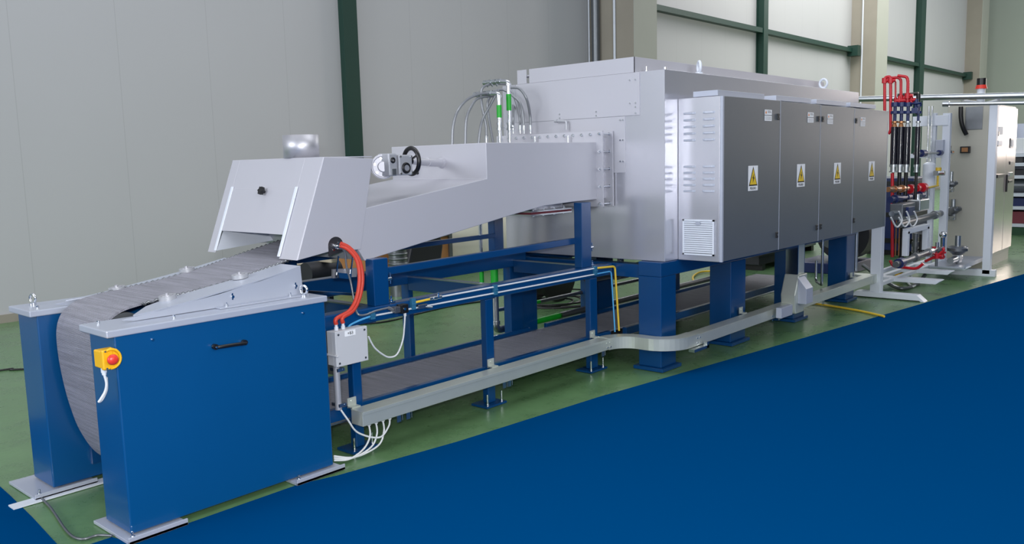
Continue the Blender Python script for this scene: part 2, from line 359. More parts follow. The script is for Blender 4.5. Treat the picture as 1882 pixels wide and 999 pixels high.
# guide rails with rollers either side of the belt
def guide(yf, yb, label, near):
    t = thing('belt_guide', label, 'belt guide', (2.1,(yf+yb)/2,.936))
    top = [(1.60,.950),(2.08,1.003),(2.545,1.083)]
    y0, y1 = min(yf,yb), max(yf,yb)
    mb = MB(); mb.prism([(1.66,.938)]+top+[(2.552,.938)], 'y', yf, yf+(.006 if near else -.006)); obj('side_plate', mb, M_LID, t, .001)
    mb = MB(); vs = []
    for x,z,f in ((1.66,.958,.05),(1.78,.968,.75),(1.90,.982,1),(2.30,1.038,1),(2.545,1.083,1)):
        for dz in (0,.006): vs += [(x,yf,z+dz),(x,yf+(yb-yf)*f,z+dz)]
    fs = [(4*i+a_,4*i+b_,4*i+4+b_,4*i+4+a_) for i in range(4) for a_,b_ in ((0,1),(1,3),(3,2),(2,0))]+[(0,2,3,1),(16,17,19,18)]
    mb.add(vs, fs); obj('top_flange', mb, M_LID, t)
    mb = MB(); mb.box(2.05,2.55,(yf-.05) if near else yf,yf if near else yf+.05,.937,.943); obj('mounting_flange', mb, M_LID, t, .001)
    for x in (2.10,2.46):
        mb = MB(); mb.hexbolt((x,yf+(-.02 if near else .02),.943),(0,0,1),.008,.01,.008); obj('bolt', mb, M_CHR, t)
    if near:
        for p in ((427,545),(543,525)):
            q = PY(*p,yf); mb = MB(); mb.box(q.x-.004,q.x+.004,yf-.002,yf,q.z-.015,q.z+.018); mb.hexbolt((q.x,yf-.002,q.z),(0,-1,0),.008,.006); obj('slot_bolt', mb, M_CHR, t)
    for x,z in ((1.90,.988),(2.29,1.045)):
        mb = MB(); c = V(x,(yb-.022) if near else (yb+.012),z+(0 if near else -.004)); d = V(-.13,0,1).normalized()
        mb.cyl(c,c+d*.020,.041,seg=32); gr_ = obj('guide_roller', mb, M_ALU, t, .003); mb = MB(); mb.cyl(c+d*.020,c+d*.023,.028); mb.cyl(c+d*.023,c+d*.031,.009,seg=6); obj('roller_cap', mb, M_STL, gr_)
guide(3.74,3.925,'pale grey wedge shaped belt guide on the nearest pedestal lid',True)
guide(4.50,4.44,'belt guide on the far side of the belt with two steel rollers',False)

# ------------------------------------------------------------------ mesh belt
prof = [(5.9,1.44),(4.6,1.42),(3.4,1.27),(2.9,1.17),(2.62,1.112),(2.36,1.056),(2.12,1.018),(1.92,.998),(1.78,.983),(1.68,.962),(1.612,.915),(1.580,.84),(1.575,.73),(1.584,.60),(1.605,.455),(1.645,.30),(1.72,.16),(1.84,.085),(2.02,.075),(2.25,.11),(2.6,.19),(3.0,.205),(4.5,.205),(7,.205),(9.3,.205)]
BY0, BY1 = 3.93, 4.43
def sheet(name, prof, y0, y1, th, m, parent):
    P = smooth_path([(p[0],0,p[1]) for p in prof], 6); n = len(P); vs = []; uv = []
    s = 0; us = []
    for i,p in enumerate(P):
        if i: s += (P[i]-P[i-1]).length
        us.append(s)
    nr = []
    for i in range(n):
        d = (P[min(i+1,n-1)]-P[max(i-1,0)]).normalized(); nr.append(V(-d.z,0,d.x))
    for i,p in enumerate(P):
        for (y,t) in ((y0,0),(y1,0),(y1,1),(y0,1)):
            q = p+nr[i]*th*t; vs.append((q.x,y,q.z))
    fs = []
    for i in range(n-1):
        for k in range(4): fs.append((i*4+k,i*4+(k+1)%4,(i+1)*4+(k+1)%4,(i+1)*4+k))
    mb = MB(); mb.add(vs, fs, True); o = obj(name, mb, m, parent)
    uvl = o.data.uv_layers.new(name='UVMap')
    for poly in o.data.polygons:
        for li in poly.loop_indices:
            vi = o.data.loops[li].vertex_index; i = vi//4; uvl.data[li].uv = (us[i], vs[vi][1])
    return o
bt = thing('conveyor_belt', 'woven steel mesh belt climbing into the hood and hanging between the pedestals', 'conveyor belt', (2,4.18,.07))
bo = sheet('belt_mesh', prof, BY0, BY1, .010, M_BELT, bt); bo.modifiers.new('es','EDGE_SPLIT').split_angle = .8
top = smooth_path([(p[0],0,p[1]) for p in prof[3:9]], 14)
for y,nm in ((BY0,'edge_links'),(BY1,'edge_links')):
    mb = MB(); pp = []
    L = 0
    for i in range(len(top)-1):
        a, b = top[i], top[i+1]; k = max(1,int((b-a).length/.006))
        for j in range(k):
            p = a.lerp(b,j/k); pp.append((p.x, y+.004*math.sin(len(pp)*1.57), p.z-.006+.006*math.cos(len(pp)*1.57)))
    mb.tube(pp,.0065,6,sm=False); obj(nm, mb, M_IRON, bt)
# end roller
mb = MB(); mb.cyl((1.71,3.95,.860),(1.71,4.41,.860),.088,seg=32); mb.cyl((1.71,3.88,.860),(1.71,4.475,.860),.03); single('end_roller', mb, M_IRON, 'steel end roller carrying the mesh belt between the pedestals', 'roller')

# ------------------------------------------------------------------ emergency stop
c = PX(186,655,1.50)
es = thing('emergency_stop', 'yellow emergency stop box with red mushroom button on the nearest pedestal', 'emergency stop', (1.50,3.66,.80))
ex0 = PY(188,657,3.56).x; ex1 = PY(222,657,3.56).x
mb = MB(); mb.box(ex0,1.506,3.572,3.645,.788,.862); mb.box(ex0-.001,ex0+.045,3.556,3.575,.784,.868); obj('housing', mb, M_YEL, es, .005)
bc = V(PY(203,657,3.556).x,3.556,.828); sr = (ex1-bc.x)
mb = MB(); poly = [(bc.x+sr*math.cos(a_),bc.z+.043*math.sin(a_)) for a_ in [math.radians(-90+180*i/16) for i in range(17)]]
poly = poly[:-1]+[(bc.x+.012,bc.z+.045),(bc.x-.002,bc.z+.040),(ex0,bc.z+.038),(ex0,bc.z-.043)]
mb.prism(poly,'y',3.562,3.576); obj('shroud', mb, M_YEL, es, .003)
mb = MB(); mb.tube([(bc.x+(sr-.004)*math.cos(a_),3.552,bc.z+.040*math.sin(a_)) for a_ in [math.radians(-95+210*i/16) for i in range(17)]],.0055,8,sm=False); obj('shroud_rim', mb, M_YEL, es)
mb = MB(); mb.cyl(bc+V(0,.01,0),bc+V(0,-.018,0),.013); mb.ball(bc+V(0,-.022,0),.0235,(1,.62,.95)); obj('mushroom_button', mb, M_REDB, es, label='red mushroom button')
for x,z in ((ex0+.012,.862),(ex0+.014,.790)):
    mb = MB(); mb.cyl((x,3.557,z),(x,3.553,z),.004,seg=10); obj('screw', mb, M_IRON, es)
mb = MB(); q = V(ex0+.022,3.61,.786); mb.cyl(q,q+V(0,0,-.022),.012,seg=10); mb.cyl(q+V(0,0,-.022),q+V(0,0,-.032),.009,seg=10); obj('cable_gland', mb, M_WHT, es)
mb = MB(); mb.tube([q+V(0,0,-.03),q+V(.006,.0,-.07),q+V(.000,.006,-.105),q+V(-.018,.012,-.135),q+V(-.024,.018,-.146),q+V(-.010,.018,-.138),q+V(.012,.02,-.10),q+V(.016,.022,-.05)],.0058,8)
obj('cable', mb, M_WCAB, es, label='white cable looping back up to the box')

# ================================================================== ENTRY HOOD
TY, TYb = 3.82, 4.74
ht = PY(594,288,TY); hb = PY(545,478.6,TY); hr = PY(684,291,TY); hrb = PY(662,458,TY)
hm = PY(604,462,TY)
k = (ht.x-hb.x)/(ht.z-hb.z); fx = lambda z: hb.x+(z-hb.z)*k
hood = thing('entry_hood', 'silver sloping entry hood over the mesh belt with a round flue on top', 'hood', (2.9,4.27,hb.z))
Z0, Z1 = hb.z, ht.z; ZF = 1.248
def plate(y0, y1, z0, z1, th=.006, off=0):
    mb = MB(); mb.prism([(fx(z0)-off,z0),(fx(z1)-off,z1),(fx(z1)-off+th,z1),(fx(z0)-off+th,z0)],'y',y0,y1); return mb
mb = plate(TY,3.985,Z0,Z1); mb.prism([(fx(ZF),ZF),(fx(Z1),Z1),(fx(Z1)+.006,Z1),(fx(ZF)+.006,ZF)],'y',3.985,4.655); mb.v; 
pp = plate(4.655,TYb,Z0,Z1); mb.add(pp.v, pp.f); obj('front_plate', mb, M_SIL, hood, .0015)
mb = MB(); mb.prism([(hb.x,hb.z),(hm.x,hm.z),(hrb.x,hrb.z),(hr.x,hr.z),(ht.x,ht.z)],'y',TY-.006,TY); o = obj('side_plate', mb, M_SIL, hood, .003)
mb = MB(); mb.prism([(hb.x,hb.z),(hm.x,hm.z),(hrb.x,hrb.z),(hr.x,hr.z),(ht.x,ht.z)],'y',TYb-.004,TYb); obj('side_plate', mb, M_STL, hood, .0015)
mb = MB(); mb.box(ht.x,hr.x,TY,TYb,ht.z-.006,ht.z); mb.prism([(hr.x-.008,hr.z-.004),(hr.x,hr.z-.004),(hrb.x,hrb.z+.05),(hrb.x-.008,hrb.z+.05)],'y',TY,TYb); obj('top_plate', mb, M_SIL, hood)
mb = MB(); mb.prism([(hb.x+.01,hb.z+.01),(hrb.x,hrb.z+.02),(hr.x-.1,ZF+.05),(fx(ZF+.05)+.02,ZF+.05)],'y',4.652,4.656); obj('inner_plate', mb, M_WHT, hood, label='inner plate, whitened for its reflection')  # white colour stands in for the reflection in this stainless plate
mb = plate(3.995,4.645,ZF-.012,ZF+.235,.004,.006); fl = obj('flap', mb, M_SIL, hood, .001)
for y in (3.985,4.648):
    mb = plate(y-.012,y+.012,Z0+.012,ZF+.245,.008,.010); obj('slide_rail', mb, M_WHT, hood, .003)
kz = 1.463; kp = V(fx(kz)-.006,4.285,kz); nrm = V(-1,0,k).normalized()
mb = MB(); mb.cyl(kp,kp+nrm*.018,.008); 
mb.cyl(kp+nrm*.016,kp+nrm*.034,.022,.019,seg=14)
for i in range(6):
    a = 2*math.pi*i/6; up = V(k,0,1).normalized(); cc = kp+nrm*.025+(V(0,1,0)*math.cos(a)+up*math.sin(a))*.018; mb.cyl(cc-nrm*.009,cc+nrm*.009,.007,seg=10)
obj('star_knob', mb, M_BLK, fl, label='black star knob')
mb = MB(); c = V(2.874,4.15,1.655); mb.pipe(c-V(0,0,.005),c+V(0,0,.125),.103*.98,.003,48); obj('flue_collar', mb, M_STL, hood, label='brushed steel round flue collar')
# inlet (igniter) disc
dc = PY(617,452,TY-.006)
mb = MB(); poly = [(dc.x+.050*math.cos(a),dc.z+.006+.046*math.sin(a)) for a in [math.pi*i/12 for i in range(13)]]+[(dc.x-.050,dc.z-.050),(dc.x+.050,dc.z-.030)]
mb.prism(poly,'y',TY-.007,TY-.003); dk = obj('burner_plate', mb, M_DPLT, hood, label='dark round topped burner plate')
mb = MB(); 
for dx,dz in ((-.02,.012),(.022,-.02),(-.018,-.02),(.018,.018)): mb.hexbolt((dc.x+dx,TY-.007,dc.z+dz),(0,-1,0),.006,.006)
obj('bolt', mb, M_CHR, dk)
mb = MB(); mb.cyl((dc.x,TY-.007,dc.z),(dc.x,TY-.020,dc.z),.016,seg=16); mb.cyl((dc.x,TY-.025,dc.z),(dc.x,TY-.07,dc.z+.003),.011,seg=12); mb.cyl((dc.x-.004,TY-.03,dc.z-.005),(dc.x+.04,TY-.045,dc.z-.012),.010,seg=10); obj('igniter_socket', mb, M_CHR, dk)
# hanging pilot bracket under hood
pb = thing('pilot_bracket', 'bright metal bracket hanging under the rear of the entry hood', 'bracket', (2.97,3.86,1.0))
a = PY(622,470,3.86); b = PY(618,505,3.86); c = PY(645,508,3.86); d = PY(653,452,3.86)
mb = MB(); mb.bar(a,b,.005,.008); mb.bar(PY(651,453,3.86),PY(644,505,3.86),.006,.008); mb.bar(b,c,.01,.03); obj('strap', mb, M_CHR, pb)
mb = MB(); q = PY(655,458,3.85); mb.box(q.x-.03,q.x+.02,3.84,3.846,q.z-.035,q.z+.03); mb.hexbolt((q.x-.005,3.84,q.z),(0,-1,0),.008,.006); obj('mounting_plate', mb, M_ZINC, pb, .001)
mb = MB(); mb.prism([(b.x-.005,b.z-.02),(c.x+.06,c.z-.01),(c.x+.07,c.z+.04),(b.x,b.z+.03)],'y',3.885,3.90); obj('tray', mb, M_STL, pb)

# ================================================================== TUNNEL
t1 = PY(895,262,TY); t2 = PY(895,328,TY); t3 = PY(1097,261,TY); t4 = PY(1097,366,TY); t5 = PY(1050,371,TY); t6 = PY(1000,378,TY); t7 = PY(940,395,TY); t8 = PY(671,479,TY); t9 = PY(676,381,TY)
sl_ = (t2.z-t9.z)/(t2.x-t9.x)
lo = [(t8.x,t8.z),(t7.x,t7.z),(t6.x,t6.z),(t5.x,t5.z),(t4.x,t4.z)]
tun = thing('furnace_tunnel', 'silver heated entrance tunnel rising from the hood to the furnace body', 'tunnel', (4.2,4.28,t8.z))
mb = MB(); mb.prism(lo+[(t3.x,t3.z),(t2.x,t1.z),(t2.x,t2.z),(t9.x-.22,t9.z-.22*sl_)],'y',TY,TYb+.02); obj('casing', mb, M_SIL, tun, .004)
fz0, fz1 = PY(1108,380,3.76).z, PY(1108,240,3.76).z
mb = MB(); mb.box(5.285,5.297,3.76,4.84,fz0,fz1); obj('flange', mb, M_SIL, tun, .001)
mb = MB(); mb.box(5.416,5.428,3.76,4.84,fz0,fz1); obj('flange', mb, M_SIL, tun, .001)
mb = MB(); mb.box(5.297,5.416,3.83,4.77,fz0+.06,fz1-.05); obj('neck', mb, M_SILB, tun)
for i in range(5):
    z = fz0+.022+(fz1-fz0-.044)*i/4; mb = MB(); y = 3.785
    mb.hexbolt((5.285,y,z),(-1,0,0),.012,.012,.012); mb.cyl((5.297,y,z),(5.416,y,z),.0065,seg=10); mb.hexbolt((5.409,y,z),(-1,0,0),.011,.007); obj('flange_bolt', mb, M_CHR, tun)
for i in range(1,13):
    y = 3.785+i*.083; z = fz1-.025; mb = MB()
    mb.hexbolt((5.285,y,z),(-1,0,0),.012,.012,.010); mb.cyl((5.297,y,z),(5.416,y,z),.0065,seg=8); obj('flange_bolt', mb, M_CHR, tun)
# short pipe studs over the flange
for px,py0,py1 in ((983,247,261),(1044,246,261)):
    a = PX(px,py1+2,5.25); mb = MB(); mb.cyl((5.25,a.y,a.z-.02),(5.25,a.y,a.z+.055),.009); obj('purge_stud', mb, M_CHR, tun)
a = PX(1041,238,5.40); mb = MB(); mb.bend([a,a+V(0,0,.065),a+V(0,.10,.072)],.010,.012); mb.cyl(a+V(0,.09,.071),a+V(0,.115,.073),.014); obj('purge_elbow', mb, M_ALU, tun)
# lower split flange with red gasket
for nm,z0,z1,m,yy in (('lower_flange',1.222,1.232,M_ZINC,4.05),('gasket',1.206,1.222,M_MAR,4.055),('lower_flange',1.196,1.206,M_ZINC,4.05)):
    mb = MB(); mb.box(4.78,5.27,yy,4.60,z0,z1); obj(nm, mb, m, tun)
mb = MB(); mb.box(4.86,5.22,4.10,4.55,1.23,1.31); obj('drain_neck', mb, M_SILB, tun)
for x in (4.83,4.95,5.08,5.2):
    mb = MB(); mb.hexbolt((x,4.072,1.232),(0,0,1),.010,.009,.012); mb.hexbolt((x,4.072,1.196),(0,0,-1),.010,.008); obj('flange_bolt', mb, M_CHR, tun)

# ------------------------------------------------------------------ gear drive with handwheel
g = thing('damper_gearbox', 'aluminium gearbox with black handwheel behind the entry hood', 'gearbox', (3.35,3.98,1.6))
GY = 3.90
dc = PY(704,306,GY); R = .073
mb = MB(); ax = V(-.62,-.78,0).normalized()
mb.cyl(dc-ax*.01,dc+ax*.012,R,seg=40); mb.torus(dc+ax*.012,ax,R-.008,.007,40,8); mb.cyl(dc+ax*.012,dc+ax*.03,R*.45,R*.38,seg=30); gd = obj('bearing_flange', mb, M_SIL, g)
for i in range(6):
    a = math.pi*i/3+.3; u = ax.cross(V(0,0,1)).normalized(); q = dc+(u*math.cos(a)+V(0,0,1)*math.sin(a))*R*.68+ax*.012; mb = MB(); mb.hexbolt(q,ax,.007,.008); obj('bolt', mb, M_CHR, gd)
b1 = PY(712,304,GY-.02); b2 = PY(733,305,GY-.02)
mb = MB(); mb.box(b1.x-.03,b1.x+.035,GY-.07,GY+.03,b1.z-.062,b1.z+.070); mb.box(b2.x-.045,b2.x+.060,GY-.075,GY+.06,b2.z-.055,b2.z+.066); gb = obj('gear_housing', mb, M_ALU, g, .008)
mb = MB()
for dx,dz in ((-.035,.055),(.05,.055),(.05,-.045),(-.035,-.045)): mb.cyl((b2.x+dx,GY-.075,b2.z+dz),(b2.x+dx,GY-.082,b2.z+dz),.006,seg=8)
obj('cover_screws', mb, M_CHR, gb)
mb = MB(); c = V(b2.x+.008,GY-.076,b2.z-.012); mb.torus(c,(0,1,0),.026,.008); obj('shaft_seal', mb, M_BLK, gb)
mb = MB(); mb.cyl(c,c+V(0,-.008,0),.018); obj('shaft_end', mb, M_STL, gb)
mb = MB(); c = V(b1.x+.0,GY-.072,b1.z+.03); mb.torus(c,(0,1,0),.012,.006); obj('sight_plug', mb, M_BLK, gb)
mb = MB(); mb.box(b1.x-.01,b1.x+.018,GY-.078,GY-.07,b1.z-.055,b1.z-.02); obj('oil_plug', mb, M_IRON, gb)
# handwheel, axis slanted toward the right
wc = PY(751,296,GY); wa = V(1,-.10,0).normalized()
hw = MB(); hw.torus(wc+wa*.02,wa,.078,.0135,36,10); 
for i in range(3):
    a = 2*math.pi*i/3+.5; u = wa.cross(V(0,0,1)).normalized(); q = wc+wa*.02+(u*math.cos(a)+V(0,0,1)*math.sin(a))*.072; hw.bar(wc,q,.016,.008)
hw.cyl(wc-wa*.01,wc+wa*.025,.018); hwo = obj('handwheel', hw, M_BLK, g, label='black three spoke handwheel')
mb = MB(); mb.cyl(V(b2.x+.05,GY-.01,b2.z),wc,.014); obj('handwheel_shaft', mb, M_ZINC, g)
q = wc+wa*.02+V(.0,.0,-.072); mb = MB(); mb.cyl(q,q+wa*.045,.008,.011); obj('crank_grip', mb, M_BLK, hwo)
sh = PX(812,299,t2.x-.002); mb = MB(); y = sh.y; z = sh.z
w_ = V(t2.x,y,z); n_ = (w_-wc); mb.cyl(wc,w_,.019); mb.cyl(wc+n_*.25,wc+n_*.52,.024); mb.cyl(wc+n_*.52,wc+n_*.95,.027,.027); mb.cyl(wc+n_*.93,w_,.028,.040); obj('drive_shaft', mb, M_SIL, g)

# ================================================================== FURNACE BODY
BX, BX2, BY, BYb, BZ0, BZ1 = 5.44, 9.36, 3.315, 4.90, .83, 2.235
fur = thing('furnace', 'large silver furnace casing standing on navy legs behind the cabinets', 'furnace', (7.4,4.1,BZ0))
mb = MB(); mb.box(BX,BX2,BY,BYb,BZ0,BZ1); obj('casing', mb, M_SILB, fur, .004)
mb = MB(); a = PX(1176,211,BX); mb.box(BX-.007,BX,3.526,4.74,1.920,BZ1-.002); up = obj('upper_end_plate', mb, M_SIL, fur, .001)
a = PX(1150,317,BX); mb = MB(); mb.box(BX-.005,BX,a.y,4.87,a.z,1.917); lp = obj('lower_end_plate', mb, M_SIL, fur, .001)
for y,z,p in ((3.56,2.18,up),(3.61,2.18,up),(3.56,1.98,up),(3.56,2.01,up),(3.61,2.01,up),(3.56,1.935,up),(3.92,1.935,up),(3.92,1.965,up),(4.28,1.935,up),(4.28,1.965,up),(3.70,1.89,lp),(3.675,1.89,lp),(3.70,1.74,lp),(3.675,1.74,lp),(3.70,1.58,lp),(3.675,1.58,lp)):
    mb = MB(); mb.hexbolt((BX-.006,y,z),(-1,0,0),.007,.006); obj('bolt', mb, M_CHR, p)
z1 = 2.348
mb = MB(); mb.box(BX+.0,9.05,3.573,3.58,BZ1,z1); mb.box(BX,BX+.006,3.573,4.60,BZ1,z1); mb.box(BX+.0,BX+.006,4.63,4.73,BZ1,z1); mb.box(BX+.01,9.04,3.585,4.72,z1-.055,z1-.045); mb.box(9.044,9.05,3.573,4.73,BZ1,z1); obj('roof_rim', mb, M_SIL, fur, .001)
for i in range(9):
    x = 5.6+i*.43; mb = MB(); mb.hexbolt((x,3.40,BZ1),(0,0,1),.010,.010); obj('roof_bolt', mb, M_CHR, fur)
for x,y,ax_ in ((6.20,3.46,(.3,1,0)),(8.75,3.46,(1,.2,0))):
    mb = MB(); mb.cyl((x,y,BZ1),(x,y,BZ1+.035),.03); mb.torus((x,y,BZ1+.075),(1,-.2,0) if x>8 else (.7,-.72,0),.043,.012); obj('lifting_eye', mb, M_WHT, fur)
mb = MB(); mb.cyl((5.75,3.5,BZ1),(5.75,3.5,BZ1+.05),.012); mb.hexbolt((5.52,3.52,BZ1),(0,0,1),.012,.012,.03); obj('roof_stud', mb, M_CHR, fur)
mb = MB(); mb.cyl((5.52,4.76,BZ1),(5.52,4.76,BZ1+.05),.010); obj('roof_stud', mb, M_CHR, fur)
# ------------------------------------------------------------------ furnace stand
st = thing('furnace_stand', 'navy blue box section stand with wide legs under the furnace body', 'stand', (7.4,4.1,0))
legs = [(5.385,5.60),(6.49,6.76),(7.77,8.02),(9.12,9.36)]
for yy0,yy1 in ((3.315,3.515),(4.70,4.90)):
    for x0,x1 in legs:
        mb = MB(); mb.box(x0,x1,yy0,yy1,.03,.72); l = obj('leg', mb, M_NAVY, st, .006)
        mb = MB(); mb.box(x0-.03,x1+.03,yy0-.03,yy1+.03,.004,.03); obj('foot_plate', mb, M_NAVY, l, .002)
    mb = MB(); mb.box(5.385,9.40,yy0,yy1,.72,.828); obj('long_beam', mb, M_NAVY, st, .005)
for x0,x1 in ((5.40,5.52),(6.55,6.67),(7.82,7.94),(9.2,9.32)):
    mb = MB(); mb.box(x0,x1,3.515,4.70,.70,.80); obj('cross_beam', mb, M_NAVY, st, .004)
# ================================================================== CONTROL CABINETS
seams = [5.627,6.60,7.42,8.235,9.19]; CYf = 2.95; cz0, cz1 = .828, 2.03
cab_lab = ['first control cabinet from the left, with louvred side and filter grille','second control cabinet from the left, lock on its right edge','third control cabinet from the left, lock on its left edge','last control cabinet, nearest the red gas pipes']
tri_px = [(1384,326),(1472,321),(1539,317),(1602,313)]
note_px = [(1412,212),(1490,216),(1526,219),(1586,224)]
lock = [(.95,.95),(.95,.95),(.05,.05),(.05,.05)]
for i in range(4):
    x0, x1 = seams[i], seams[i+1]
    t = thing('control_cabinet', cab_lab[i], 'control cabinet', ((x0+x1)/2,3.13,cz0), 'control cabinets along the furnace side')
    mb = MB(); mb.box(x0,x1-.003,CYf+.02,BY-.001,cz0,cz1-.004*i); obj('housing', mb, M_SILB, t, .004)
    mb = MB(); mb.box(x0+.004,x1-.007,CYf,CYf+.018,cz0+.003,cz1-.004*i-.003); dr = obj('door', mb, M_CAB, t, .003)
    mb = MB(); mb.box(x1-.010,x1+.000,CYf-.001,CYf+.019,cz0+.003,cz1-.004*i-.004); obj('edge_highlight', mb, M_LID, t)  # pale strip added for the bright line at the door seam
    if i == 0:
        mb = MB(); mb.box(x0-.001,x0+.022,CYf-.0015,CYf+.019,cz0,cz1-.003); obj('edge_highlight', mb, M_LID, t, .002)  # pale strip stands in for the bevel highlight at the corner
    # lifting rail on top
    xs = x0+.02; mb = MB(); mb.box(xs,x0+(.78 if i==0 else .72),3.0,3.20,cz1+.004,cz1+.044); obj('top_rail', mb, M_LID, t, .002)
    mb = MB(); mb.box(xs+.05,xs+.12,3.03,3.17,cz1-.004*i-.002,cz1+.006); obj('rail_spacer', mb, M_BLK, t)
    # danger sign
    c = PY(*tri_px[i],CYf-.001); w, h = .145, .155
    mb = MB(); mb.box(c.x-.08,c.x+.08,CYf-.002,CYf,c.z-.10,c.z+.09); sg = obj('danger_sign', mb, M_LBL, dr)
    def tri(s, dz, y): return [(c.x-.066*s,c.z-.062*s+dz),(c.x+.066*s,c.z-.062*s+dz),(c.x,c.z+.074*s+dz)]
    mb = MB(); mb.prism(tri(1.08,.004,0),'y',CYf-.003,CYf-.002); obj('triangle_border', mb, M_INK, sg)
    mb = MB(); mb.prism(tri(.86,.0,0),'y',CYf-.004,CYf-.003); obj('triangle', mb, M_SIGN, sg)
    mb = MB(); b = [(.012,.045),(-.020,.0),(-.002,.003),(-.010,-.045),(.020,.010),(.002,.008)]
    mb.prism([(c.x+p[0]*.9,c.z+p[1]*.75-.006) for p in b],'y',CYf-.005,CYf-.004); obj('lightning_bolt', mb, M_INK, sg)
    text_on('sign_text','PELIGRO',.026,(c.x,CYf-.0026,c.z-.083),M_INK,sg)
    c = PY(*note_px[i],CYf-.001)
    mb = MB(); mb.box(c.x-.062,c.x+.062,CYf-.002,CYf,c.z-.042,c.z-.002); mb.box(c.x-.062,c.x+.062,CYf-.002,CYf,c.z+.004,c.z+.044); nt = obj('notice', mb, M_LBL, dr)
    mb = MB(); mb.prism([(c.x-.055,c.z+.014),(c.x-.028,c.z+.014),(c.x-.0415,c.z+.038)],'y',CYf-.003,CYf-.002); obj('notice_triangle', mb, mat('notice_orange',(220,130,40)) if 'notice_orange' not in MATS else MATS['notice_orange'], nt)
    mb = MB(); mb.box(c.x-.015,c.x+.05,CYf-.0026,CYf-.002,c.z+.022,c.z+.027); mb.box(c.x-.015,c.x+.04,CYf-.0026,CYf-.002,c.z+.032,c.z+.036)
    for k_ in range(3): mb.box(c.x-.05,c.x+.05,CYf-.0026,CYf-.002,c.z-.014-.009*k_,c.z-.012-.009*k_)
    obj('notice_lines', mb, M_IRON, nt)
    lx = x1-.045 if i < 2 else x0+.045
    for z in (1.90,.955):
        mb = MB(); mb.box(lx-.018,lx+.018,CYf-.008,CYf,z-.024,z+.024); lk = obj('lock', mb, M_BLK, dr, .003)
        mb = MB(); mb.cyl((lx,CYf-.008,z),(lx,CYf-.011,z),.008,seg=12); obj('keyhole', mb, M_IRON, lk)
    if i == 0:
        X = x0
        for (ya,yb) in ((3.268,3.166),(3.108,3.010)):
            for z in [1.916-.049*j for j in range(5)]+[1.526-.045*j for j in range(5)]:
                mb = MB(); n = 8; vs = []
                for k_ in range(n+1):
                    yy = ya+(yb-ya)*k_/n; e_ = min(1,4*min(k_/n,1-k_/n)+.02); vs += [(X,yy,z+.010),(X-.011*e_,yy,z-.004),(X,yy,z-.006)]
                fs = [(3*k_+a_,3*k_+3+a_,3*k_+3+(a_+1)%3,3*k_+(a_+1)%3) for k_ in range(n) for a_ in range(3)]
                mb.add(vs, fs); obj('louvre', mb, M_LID, t)
        mb = MB(); mb.box(X-.004,X,3.008,3.268,.872,1.138); gr = obj('filter_grille', mb, M_IRON, t)
        mb = MB()
        mb.box(X-.014,X-.004,3.008,3.020,.872,1.138); mb.box(X-.014,X-.004,3.256,3.268,.872,1.138); mb.box(X-.014,X-.004,3.008,3.268,.872,.884); mb.box(X-.014,X-.004,3.008,3.268,1.126,1.138)
        obj('grille_frame', mb, M_WHT, gr)
        mb = MB()
        for j in range(15):
            z = .892+j*.0158; mb.add([(X-.004,3.02,z+.010),(X-.014,3.02,z),(X-.014,3.256,z),(X-.004,3.256,z+.010),(X-.004,3.02,z+.004),(X-.014,3.02,z-.002),(X-.014,3.256,z-.002),(X-.004,3.256,z+.004)],[(0,1,2,3),(7,6,5,4),(0,4,5,1),(2,6,7,3),(1,5,6,2)])
        obj('grille_slats', mb, M_WHT, gr)
        mb = MB(); mb.box(X-.02,X-.014,3.12,3.155,1.10,1.125); obj('grille_clip', mb, M_LID, gr)

# ================================================================== FRONT SUPPORT FRAME
fr = thing('support_frame', 'navy blue steel frame carrying the tunnel between pedestals and furnace', 'frame', (4,4.2,0))
FY, FYb = 3.75, 4.66
for x0,x1,y0 in ((2.853,2.915,FY),(3.945,4.018,FY),(5.09,5.18,FY)):
    mb = MB(); mb.box(x0,x1,y0,y0+.05,.02,.715); l = obj('leg', mb, M_NAVY, fr, .006)
    mb = MB(); mb.box(x0-.06,x1+.06,y0-.045,y0+.10,.003,.018); f = obj('foot_plate', mb, M_NAVY, l, .002)
    for xx in (x0-.03,x1+.035):
        mb = MB(); mb.cyl((xx,y0-.02,.018),(xx,y0-.02,.09),.007,seg=8); mb.hexbolt((xx,y0-.02,.018),(0,0,1),.012,.010); obj('levelling_bolt', mb, M_CHR, f)
for x0,x1 in ((2.83,2.9),(4.085,4.132),(5.21,5.37)):
    mb = MB(); mb.box(x0,x1,FYb,FYb+.08,.02,.735); l = obj('leg', mb, M_NAVY, fr, .006)
    mb = MB(); mb.box(x0-.04,x1+.04,FYb-.03,FYb+.10,.003,.018); obj('foot_plate', mb, M_NAVY, l, .002)
mb = MB(); mb.box(PXb+.006,5.384,FY,FY+.09,.715,.80); obj('top_rail', mb, M_NAVY, fr, .008)
mb = MB(); mb.box(PXb+.006,5.384,FYb-.03,FYb+.06,.735,.86); obj('top_rail', mb, M_NAVY, fr, .008)
mb = MB(); mb.box(PXb+.006,5.384,FY+.02,FY+.06,.195,.265); obj('lower_rail', mb, M_NAVY, fr, .004)
mb = MB(); mb.box(PXb+.006,5.384,FYb-.06,FYb-.03,.14,.20); obj('lower_rail', mb, M_NAVY, fr, .004)
mb = MB(); mb.box(5.6,9.1,FY+.02,FY+.06,.195,.255); obj('lower_rail', mb, M_NAVY, fr, .004)
mb = MB(); mb.box(5.6,9.1,FYb-.06,FYb-.03,.14,.20); obj('lower_rail', mb, M_NAVY, fr, .004)
mb = MB(); mb.box(PXb+.1,9.1,3.812,4.598,.165,.172); obj('return_tray', mb, M_ZINC, fr)
